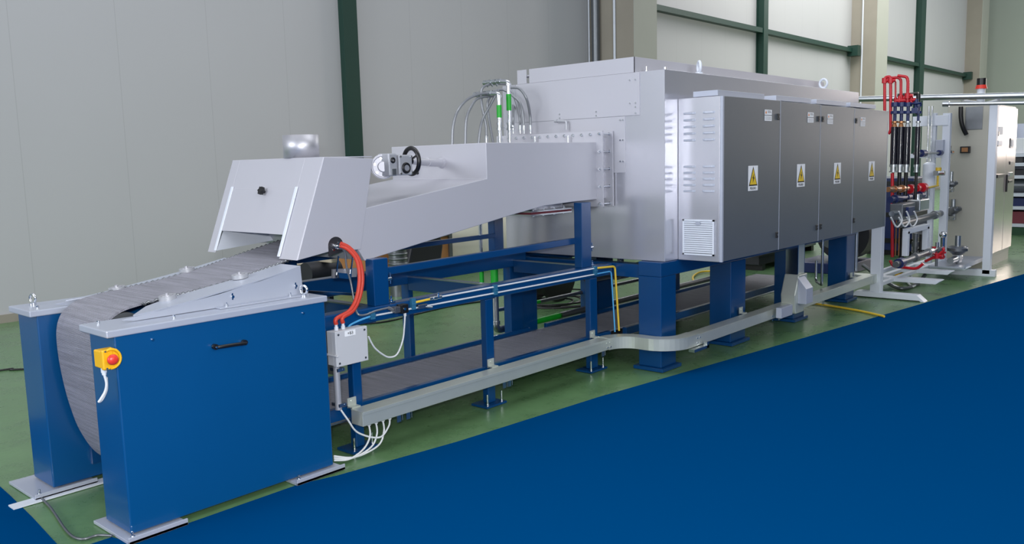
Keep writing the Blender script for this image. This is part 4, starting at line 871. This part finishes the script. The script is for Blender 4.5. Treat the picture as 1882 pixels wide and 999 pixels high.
# grey actuator block
act = thing('gas_actuator', 'cluster of grey valve actuators with looping cables beside the last cabinet', 'valve actuator', tuple(sy((1665,385))))
a = sy((1642,378),3.05); b = sy((1694,370),3.05)
mb = MB(); mb.box(a.x+.1,a.x+.55,2.98,3.12,b.z-.16,b.z+.02); obj('actuator_body', mb, M_IRON, act, .01)
mb = MB(); mb.box(a.x+.62,b.x-.05,2.95,3.10,b.z-.09,b.z+.04); mb.cyl((a.x+.75,3.02,b.z+.04),(a.x+.75,3.02,b.z+.10),.05); obj('actuator_body', mb, M_ZINC, act, .01)
mb = MB(); mb.box(a.x+.2,a.x+.42,2.95,2.98,b.z-.12,b.z-.02); obj('nameplate', mb, M_DNAV, act, .003)
mb = MB(); mb.cyl(V(a.x-.05,3.05,b.z-.08),V(b.x+.1,3.05,b.z-.03),.03); obj('manifold', mb, M_ZINC, act)
for k_ in range(3):
    p0 = sy((1652+14*k_,388),2.93); mb = MB(); mb.tube([p0,p0+V(.05,-.02,-.10),p0+V(-.12,-.02,-.16),p0+V(-.25,0,-.05)],.009,8); obj('cable', mb, M_WCAB, act)
# pressure regulators
def regulator(px, py, r, Y, lab, up):
    c = PY(px,py,Y); t = thing('pressure_regulator', lab, 'regulator', tuple(c-V(0,0,r)), 'pressure regulators')
    mb = MB(); mb.cyl(c-V(0,0,r*.30),c-V(0,0,0),r,seg=28); mb.cyl(c,c+V(0,0,r*.18),r,r*.7,seg=28); mb.cyl(c-V(0,0,r*.30),c-V(0,0,r*.75),r*.9,r*.4,seg=24); obj('diaphragm_case', mb, M_IRON, t)
    mb = MB(); mb.cyl(c+V(0,0,r*.18),c+V(0,0,r*.18+up),r*.28,seg=16); obj('spring_tower', mb, M_ZINC, t)
    mb = MB(); mb.box(c.x-r*.5,c.x+r*.5,Y-r*.35,Y+r*.35,c.z-r*1.5,c.z-r*.7); mb.cyl(c+V(-r*2.6,0,-r*1.1),c+V(r*1.0,0,-r*1.1),r*.33,seg=14); obj('valve_body', mb, M_ZINC, t, .005)
    if c.z < .6: mb = MB(); mb.cyl(c-V(0,0,r*1.4),V(c.x,Y,.185 if px > 1740 else .20),.016,seg=10); obj('inlet_nipple', mb, M_IRON, t)
    mb = MB()
    for k_ in range(8): a_ = k_*math.pi/4; mb.cyl(c+V(math.cos(a_)*r*.86,math.sin(a_)*r*.86,-r*.34),c+V(math.cos(a_)*r*.86,math.sin(a_)*r*.86,.02),.006,seg=6)
    obj('rim_bolts', mb, M_CHR, t)
regulator(1748,335,.085,SY,'upper pressure regulator beside the yellow pipe',.13)
regulator(1752,382,.105,SY,'middle pressure regulator at the end of the thick dark pipe',.10)
regulator(1760,455,.12,2.85,'lowest and largest pressure regulator in front of the grey tray',.13)
regulator(1722,456,.075,2.95,'small low pressure regulator left of the largest one',.06)
q = sy((1733,440),3.0); mb = MB(); mb.cyl(q-V(0,0,.1),q+V(0,0,.03),.028); mb.ball(q+V(0,0,.06),.045); single('pressure_gauge', mb, M_CHR, 'shiny round gauge above the lower valves', 'gauge')
q = sy((1722,318),3.1); mb = MB(); mb.box(q.x-.05,q.x+.06,3.07,3.13,q.z-.03,q.z+.03); mb.cyl(q,q+V(0,-.09,.0),.03); single('gas_solenoid', mb, M_CHR, 'chrome solenoid on top of the yellow riser', 'valve')
a, b = sy((1742,492),2.9), sy((1792,470),2.9); mb = MB(); mb.box(a.x-.1,b.x-.1,2.70,3.1,.16,.18); mb.box(a.x-.1,b.x-.1,2.69,2.70,.16,.21); single('drip_tray', mb, M_LID, 'grey drip tray under the largest regulator', 'tray')
for k_,(px,lab) in enumerate(((1648,'left one of two thin brass rods by the long red pipe'),(1654,'right one of two thin brass rods by the long red pipe'))):
    a = sx((px,395)); b = sx((px,470)); mb = MB(); mb.cyl(a,V(a.x,a.y,b.z),.008,seg=8); single('brass_rod', mb, M_BRASS, lab, 'rod', 'thin brass rods on the gas skid')
for px,pt,pb,r_,m_,lab in ((1659,400,480,.030,M_BLK,'black vertical pipe under the grey actuators, left of the white support'),(1683,428,468,.028,M_IRON,'grey filter tube inside the white support arch'),(1693,430,466,.020,M_BLK,'thin black tube inside the white support arch')):
    a = sy((px,pt),3.2); b = sy((px,pb),3.2); mb = MB(); mb.cyl(V(a.x,3.2,b.z),a,r_,seg=14); mb.cyl(V(a.x,3.2,(a.z+b.z)/2-.03),V(a.x,3.2,(a.z+b.z)/2+.03),r_*1.5,seg=8); mb.cyl(V(a.x,3.2,b.z),V(a.x,3.2,b.z+.04),r_*1.6,seg=10); single('upright_pipe', mb, m_, lab, 'pipe')
# equipment box behind posts
a = PX(1721,257,11.9); b = PX(1734,280,11.9); mb = MB(); mb.box(11.86,11.95,b.y,a.y,b.z,a.z); single('terminal_box', mb, M_LID, 'small grey box fixed between the two white posts', 'box', bevel=.005)
a = PX(1708,300,11.7); mb = MB(); mb.cyl((11.7,a.y,PX(1708,345,11.7).z),(11.7,a.y,PX(1708,303,11.7).z),.075); mb.ball((11.7,a.y,PX(1708,303,11.7).z),.075,(1,1,.5)); single('white_filter', mb, M_WHT, 'white filter bowl hanging behind the pipes', 'filter')
for px,lab in ((1707,'left one of two thin steel tubes above the white beam'),(1713,'right one of two thin steel tubes above the white beam')):
    mb = MB(); y = PX(px,210,11.9).y; mb.cyl((11.90,y,1.0),(11.90,y,PX(px,195,11.9).z),.012); single('steel_tube', mb, M_CHR, lab, 'tube', 'thin tubes above the beam')
# black cabinets & hoses below at floor
mb = MB(); p0 = PZ(1632,520,.06); mb.tube([p0+V(0,.3,.2),p0,PZ(1660,530,.02),PZ(1685,522,.02),PZ(1700,505,.1)],.022,10); single('floor_hose', mb, M_IRON, 'grey hose lying on the floor under the gas skid', 'hose')
mb = MB(); mb.tube([PZ(1670,503,.12),PZ(1678,512,.05),PZ(1683,522,.02),PZ(1676,526,.02),PZ(1665,515,.02)],.012,8); single('floor_cable', mb, M_WCAB, 'white cable looping to the floor under the gas skid', 'cable')
q = PZ(1652,508,.05); mb = MB(); mb.cyl(q,q+V(0,0,.14),.05,.04,seg=14); single('orange_cap', mb, M_YEL, 'small orange drain cap under the gas skid', 'cap')

# ================================================================== ELECTRICAL CABINET
ec = thing('electrical_cabinet', 'tall beige electrical cabinet with bright glossy doors at the far right', 'electrical cabinet', (13.4,3.0,0))
EX = 12.59; a = PX(1740,330,EX); cyb = PX(1740,330,EX).y; cyf = 2.752; ztop = PX(1812,190,EX).z
ex2 = PY(1866,300,cyf).x; xm = PY(1849,300,cyf).x
mb = MB(); mb.box(EX,ex2,cyf+.025,cyb+.02,.12,ztop); obj('housing', mb, M_BEIG, ec, .006)
mb = MB(); mb.box(EX+.01,ex2-.01,cyf+.03,cyb+.01,0,.12); obj('plinth', mb, M_BEIG, ec)
for x0,x1 in ((EX+.01,xm-.006),(xm+.006,ex2-.01)):
    mb = MB(); mb.box(x0,x1,cyf,cyf+.024,.18,ztop-.03); dr = obj('door', mb, M_CABF, ec, .004)
    mb = MB(); hx = x0+.035; z0 = 1.0; mb.box(hx-.012,hx+.012,cyf-.025,cyf,z0,z0+.24); obj('handle', mb, M_BLK, dr, .004)
def onf(px, py, w, h, m, nm, th=.012):
    c = PY(px,py,cyf-.001); mb = MB(); mb.box(c.x-w,c.x+w,cyf-th,cyf-.0,c.z-h,c.z+h); return obj(nm, mb, m, ec, .002)
onf(1838,240,.12,.055,M_LBL,'display'); onf(1834,246,.03,.03,M_BLK,'display_button',.016); onf(1837,263,.12,.035,M_WHT,'display'); onf(1836,268,.12,.008,M_BLK,'display_bezel',.016)
onf(1859,263,.10,.07,M_IRON,'meter'); onf(1859,263,.06,.045,M_LBL,'meter_face',.016); onf(1858,299,.09,.022,M_BLK,'push_buttons'); onf(1857,320,.09,.028,M_CHR,'push_buttons'); onf(1856,333,.11,.018,M_BLK,'push_buttons'); onf(1833,323,.20,.022,M_BLK,'lever_switch',.05)
q = PX(1775,275,EX); mb = MB(); mb.box(EX-.05,EX,q.y-.06,q.y+.06,q.z-.045,q.z+.045); sb_ = obj('socket', mb, M_BLK, ec, .006, label='dark socket with orange cover on the side')
mb = MB(); mb.box(EX-.055,EX-.05,q.y-.038,q.y+.038,q.z-.028,q.z+.028); obj('socket_cover', mb, M_BRASS, sb_)
mb = MB(); a = PX(1774,225,EX); mb.box(EX-.008,EX,PX(1806,225,EX).y,a.y,PX(1790,238,EX).z,PX(1790,196,EX).z); obj('vent_panel', mb, M_IRON, ec, .003)
# black hose
mb = MB(); mb.tube([PX(1766,196,EX-.08),PX(1766,215,EX-.08),PX(1769,232,EX-.07),PX(1776,247,EX-.03)],.028,12); single('black_conduit', mb, M_BLK, 'black flexible conduit curving down the cabinet side', 'conduit')
# beacon on the cabinet
q = V(13.2,3.0,ztop); qq = PY(1803,168,3.0)
bc_ = thing('warning_beacon', 'red warning beacon with dark cap on top of the electrical cabinet', 'beacon', (qq.x,3.0,ztop))
zb = PY(1803,163,3.0).z
mb = MB(); mb.cyl((qq.x,3.0,ztop),(qq.x,3.0,zb),.05); obj('stalk', mb, M_WHT, bc_)
mb = MB(); mb.cyl((qq.x,3.0,zb),(qq.x,3.0,zb+.05),.075,.062,seg=24); obj('lamp', mb, M_REDB, bc_)
mb = MB(); mb.cyl((qq.x,3.0,zb+.05),(qq.x,3.0,zb+.14),.058,seg=24); obj('cap', mb, M_BLK, bc_)
mb = MB(); c = V(qq.x,3.0,ztop-.0); pts = [c+V(math.cos(t_)*.30,math.sin(t_)*.22,.04+.06*math.sin(t_*.5)) for t_ in [math.pi*2*i/14 for i in range(15)]]; mb.tube(pts,.022,8); single('cable_coil', mb, M_WHT, 'white cable coiled on top of the electrical cabinet round the beacon', 'cable')
# overhead pipes running across
OX = 11.5
a = PX(1582,182,OX); b = PX(1885,175,OX); d_ = (b-a)
mb = MB(); mb.cyl(a-d_*.05,b+d_*.7,.036,.036,seg=20); single('overhead_pipe', mb, M_ZINC, 'thick silver pipe passing above the electrical cabinet', 'pipe', 'overhead silver pipes')
a = PX(1738,191,11.3); b = PX(1885,189,11.3); d_ = (b-a)
mb = MB(); mb.cyl(a,b+d_*.7,.022,seg=18); mb.cyl(a-d_.normalized()*.03,a+d_.normalized()*.04,.034,seg=12); single('overhead_pipe', mb, M_ZINC, 'thin silver pipe below the thick one, ending in a capped elbow', 'pipe', 'overhead silver pipes')
mb = MB(); a = PX(1676,172,11.0); b = PX(1688,172,11.0); mb.cyl(PX(1650,175,11.0),b,.02); mb.cyl(b,b+V(0,0,-.25),.024); single('black_pipe', mb, M_BLK, 'short black pipe elbow behind the red gas pipes', 'pipe')

# ================================================================== BACKGROUND
rk = thing('storage_rack', 'grey storage rack with goods at the right edge beyond the electrical cabinet', 'rack', (18.5,3.2,0))
RXx = 18.0; ry0, ry1 = 2.6, 4.6
def rz(py): return PX(1873,py,RXx).z
for y in (ry0,ry1,3.75):
    mb = MB(); mb.box(RXx,RXx+.06,y,y+.06,0,rz(228)); obj('upright', mb, M_IRON, rk)
for py in (285,302,325,358,382,414):
    mb = MB(); mb.box(RXx,RXx+.9,ry0,ry1,rz(py)-.03,rz(py)+.03); obj('shelf', mb, M_WHT, rk)
mb = MB(); mb.box(RXx+.85,RXx+.9,ry0,ry1,rz(440),rz(225)); obj('back_panel', mb, M_LID, rk)
mb = MB(); mb.box(RXx,RXx+.9,ry0,ry1,.0,rz(415)-.03); obj('dark_green_base', mb, mat('rack_base_green',(40,76,52),.4), rk)  # dark green box below the lowest shelf
goods = [(1861,285,.10,.24,M_TEAL,'teal carton on the top shelf of the rack'),(1880,285,.08,.28,M_LBL,'white carton on the top shelf of the rack'),(1866,302,.16,.10,M_BLK,'low black box on the second rack shelf'),(1878,302,.04,.10,M_CREAM,'cream bottle on the second rack shelf'),(1872,325,.34,.10,M_TARP,'long dark bundle on the third rack shelf'),(1874,358,.24,.26,M_IRON,'grey drum lying on the rack shelf'),(1872,382,.32,.15,M_DNAV,'dark blue box on the lower rack shelf'),(1874,414,.30,.22,M_MAR,'maroon box on the lowest rack shelf')]
for px,py_,w,h,m_,lab in goods:
    q = PX(px,py_,RXx+.3); z0_ = rz(py_)+.031; mb = MB(); X0 = RXx+.08
    if 'drum' in lab: mb.cyl((RXx+.35,q.y-w,z0_+h/2),(RXx+.35,q.y+w,z0_+h/2),h/2,seg=24); nm = 'drum'
    elif 'bottle' in lab: mb.cyl((RXx+.2,q.y,z0_),(RXx+.2,q.y,z0_+h*.65),w); mb.cyl((RXx+.2,q.y,z0_+h*.65),(RXx+.2,q.y,z0_+h),w*.4); nm = 'bottle'
    else: mb.box(X0,RXx+.55,q.y-w,q.y+w,z0_,z0_+h); nm = 'storage_box'
    single(nm, mb, m_, lab, 'drum' if nm=='drum' else 'bottle' if nm=='bottle' else 'box', bevel=.006)
# plywood crate and bundles behind the frame
def ground_box(px0, px1, pt, pbase_y, Y, m_, nm, lab, cat, depth=.7, zb=0):
    a = PY(px0,pt,Y); b = PY(px1,pt,Y); mb = MB(); mb.box(a.x,b.x,Y,Y+depth,zb,max(a.z,b.z)); return single(nm, mb, m_, lab, cat, bevel=.01)
BYY = 8.6
cr = thing('plywood_crate', 'brown plywood crate against the wall behind the frame', 'crate', (7.5,9,0))
a = PY(690,425,BYY); b = PY(825,418,BYY); zc = PY(800,425,BYY).z
mb = MB(); mb.box(a.x,b.x,BYY,BYY+.9,.12,zc); obj('crate_body', mb, M_WOOD, cr, .01)
for x in (a.x+.1,(a.x+b.x)/2,b.x-.2):
    mb = MB(); mb.box(x,x+.12,BYY,BYY+.9,0,.12); obj('skid', mb, M_WOOD, cr)
mb = MB(); mb.box(b.x-.03,b.x+.03,BYY-.03,BYY,.12,zc+.02); mb.box(a.x,b.x,BYY-.025,BYY,zc-.08,zc); obj('crate_batten', mb, M_IRON, cr)
q0, q1 = PY(745,440,8.2), PY(800,430,8.2)
mb = MB(); mb.prism([(q0.x-.1,0),(q0.x-.05,q0.z-.3),(q0.x+.1,q0.z+.15),(q1.x,q1.z+.02),(q1.x+.05,q1.z-.15),(q0.x+.5,q0.z-.45),(q0.x+.5,0)],'y',8.1,8.4); single('plastic_sheet', mb, M_TARP, 'black plastic sheet draped on the plywood crate', 'sheet', bevel=.03)
mb = MB(); q = PY(728,400,7.9); mb.cyl((q.x,7.9,0),(q.x,7.9,PY(728,425,7.9).z+.3),.11,seg=20)
for k_ in range(14): mb.torus((q.x,7.9,.4+.06*k_),(0,0,1),.108,.016,20,6)
single('flexible_duct', mb, M_IRON, 'grey ribbed flexible duct standing before the plywood crate', 'duct')
q = PY(860,455,8.9); mb = MB(); mb.ball((q.x+.25,9.0,.30),1.0,(.95,.42,.62),32,16); mb.v = [V(v.x,v.y,max(v.z,0)) for v in mb.v]; single('cream_sack', mb, M_CREAM, 'large rounded cream sack by the wall behind the frame', 'sack')
a = PY(856,400,9.7); mb = MB(); mb.box(a.x-1.1,a.x+1.2,9.62,9.75,0,PY(856,412,9.7).z+.15)
for x in (-1.1,-.4,.4,1.1): mb.box(a.x+x,a.x+x+.12,9.57,9.62,0,PY(856,412,9.7).z+.25)
single('grey_pallet_stack', mb, M_CARD, 'pale stacked panels leaning on the wall behind the sack', 'panels')
# cardboard boxes and black motor beneath hood
YM = 5.6
a, b = PY(562,478,YM), PY(600,478,YM); zt = PY(590,480,YM).z; zm = PY(580,501,YM).z
mb = MB(); mb.box(a.x-.1,b.x-.05,YM,YM+.4,zm+.01,zt); single('cardboard_box', mb, M_CARD, 'pale cardboard box, upper one behind the black motor', 'box', 'cardboard boxes under the hood', .006)
mb = MB(); mb.box(a.x-.1,b.x-.05,YM+.02,YM+.42,0,zm); single('cardboard_box', mb, M_CARD, 'pale cardboard box, lower one standing on the floor by the black motor', 'box', 'cardboard boxes under the hood', .006)
q0, q1 = PY(575,488,5.35), PY(624,515,5.35)
mt = thing('black_motor', 'black bulky motor housing between the hood and the navy frame', 'motor', ((q0.x+q1.x)/2,5.4,0))
mb = MB(); mb.cyl((q0.x,5.45,(q0.z+q1.z)/2),(q1.x+.05,5.45,(q0.z+q1.z)/2),abs(q0.z-q1.z)*.62,seg=28); obj('motor_body', mb, M_TARP, mt, .01)
mb = MB(); mb.box(q0.x+.1,q1.x-.1,5.3,5.6,0,q1.z); obj('motor_base', mb, M_TARP, mt)
mb = MB(); mb.box(q0.x+.12,q1.x-.05,5.28,5.5,q0.z+.01,q0.z+.05); obj('terminal_cover', mb, M_CARD, mt, .01)
# black cable drum with loose coils
q = PZ(1012,553,.0)
dm = thing('cable_drum', 'black cable drum with loose cable coils on the floor behind the frame', 'cable drum', (q.x,q.y+.5,0))
c = PY(1010,512,6.1); mb = MB(); mb.cyl((c.x,5.95,.30),(c.x,6.0,.30),.30,seg=36); mb.cyl((c.x,6.0,.30),(c.x,6.28,.30),.17,seg=28); mb.cyl((c.x,6.28,.30),(c.x,6.33,.30),.30,seg=36); obj('drum', mb, M_BLK, dm)
for i in range(5):
    rr = .25+.06*i; cc = PZ(1022,556,.02)+V(.1*math.sin(i*2),.1*math.cos(i*3),.012*i); mb = MB(); mb.tube([cc+V(math.cos(t_)*rr*1.2,math.sin(t_)*rr,.0) for t_ in [2*math.pi*k_/16 for k_ in range(17)]],.010,6); obj('cable_loop', mb, M_BLK, dm)
# floor cables
mb = MB(); mb.tube([PZ(0,680,.008)+V(-3,.9,0),PZ(0,680,.008)+V(-1,.15,0),PZ(0,680,.008),PZ(20,679,.008),PZ(60,677,.008)],.008,6); single('floor_cable', mb, M_BLK, 'thin dark cable across the green floor at the left edge', 'cable')
mb = MB(); mb.tube([PZ(600,598,.008),PZ(700,592,.008),PZ(760,578,.008),PZ(830,562,.008),PZ(890,553,.008)],.010,6); single('floor_cable', mb, M_BLK, 'thin dark cable on the green floor seen through the frame', 'cable')
mb = MB(); mb.tube([PZ(1625,581,.014),PZ(1580,571,.014),PZ(1515,560,.014),PZ(1450,552,.014)],.012,8); single('floor_cable', mb, M_YTUB, 'yellow cable on the floor in front of the trunking', 'cable')
mb = MB(); mb.tube([PZ(1277,520,.02),PZ(1274,508,.02),PZ(1290,499,.02),PZ(1325,498,.02)],.014,8); single('floor_cable', mb, M_YTUB, 'bent yellow cable on the floor behind the first furnace leg', 'cable')
mb = MB(); mb.tube([PZ(64,870,.01),PZ(70,905,.01),PZ(95,935,.01),PZ(125,978,.01),PZ(150,990,.01),PZ(180,983,.01),PZ(206,984,.012)],.006,6); single('floor_cable', mb, M_IRON, 'thin grey cable on the floor between the two pedestals', 'cable')
# under-furnace services
# machinery and goods behind the furnace
bl = thing('exhaust_blower', 'dark round blower on a base behind the last furnace leg', 'blower', (11.8,4.3,0))
mb = MB(); mb.cyl((11.65,4.3,.50),(12.0,4.3,.50),.36,seg=36); mb.box(11.65,12.0,4.5,4.8,.40,.85); obj('fan_housing', mb, M_TARP, bl, .01)
mb = MB(); mb.cyl((11.25,4.3,.50),(11.65,4.3,.50),.16,seg=24); obj('fan_motor', mb, M_IRON, bl, .005)
mb = MB(); mb.box(11.2,12.1,4.05,4.8,0,.14); obj('base', mb, M_DNAV, bl, .01)
for x0_,y0_,l_,h_,m_,lab in ((11.0,5.2,1.3,.75,M_TARP,'low dark crate on the floor seen between the second and third furnace legs'),(13.0,5.6,1.0,.8,M_IRON,'grey metal crate on the floor behind the third furnace leg'),(13.7,4.0,.9,1.2,M_DNAV,'dark blue crate standing behind the gas skid')):
    t = thing('storage_crate', lab, 'crate', (x0_+l_/2,y0_+.35,0))
    mb = MB(); mb.box(x0_,x0_+l_,y0_,y0_+.7,.08,h_); obj('crate_body', mb, m_, t, .01)
    mb = MB()
    for z_ in (.2,h_*.5,h_-.12): mb.box(x0_-.01,x0_+l_+.01,y0_-.015,y0_,z_,z_+.07); mb.box(x0_-.015,x0_,y0_,y0_+.7,z_,z_+.07)
    obj('ribs', mb, M_BLK, t)
    for k_ in (0,1): mb = MB(); mb.box(x0_+.1+k_*(l_-.3),x0_+.2+k_*(l_-.3),y0_,y0_+.7,0,.08); obj('runner', mb, M_BLK, t)
us = thing('gas_manifold', 'grey pipes and fittings hanging beneath the furnace body', 'pipework', (7.5,4.2,.4))
mb = MB(); mb.cyl((5.8,4.3,.60),(9.2,4.3,.60),.05); 
for x in (6.3,7.1,7.5,8.6,9.0): mb.cyl((x,4.3,.60),(x,4.3,.83),.03); mb.cyl((x-.08,4.3,.60),(x+.08,4.3,.60),.075)
obj('manifold_pipe', mb, M_IRON, us)
for x in (6.2,7.0,7.9,8.7):
    mb = MB(); mb.cyl((x+.15,4.0,.70),(x+.5,4.0,.70),.07); mb.cyl((x+.3,4.0,.70),(x+.3,4.0,.83),.03); mb.cyl((x+.15,4.0,.70),(x+.12,4.0,.70),.09); obj('burner', mb, M_IRON, us)
mb = MB(); a = PY(1512,450,3.25); mb.bend([(a.x,3.25,.82),(a.x,3.25,.30),(a.x+.35,3.45,.28),(a.x+.35,3.45,.5)],.013,.05); single('drain_tube', mb, M_ZINC, 'thin silver tube bent below the third cabinet', 'tube')
a = PY(1592,500,3.3); mb = MB(); mb.bend([(9.50,3.35,.95),(9.50,3.35,.3)],.02,.05); mb.cyl((9.58,3.4,.95),(9.58,3.4,.3),.016); single('drain_tube', mb, M_ZINC, 'pair of silver tubes below the last cabinet', 'tube')
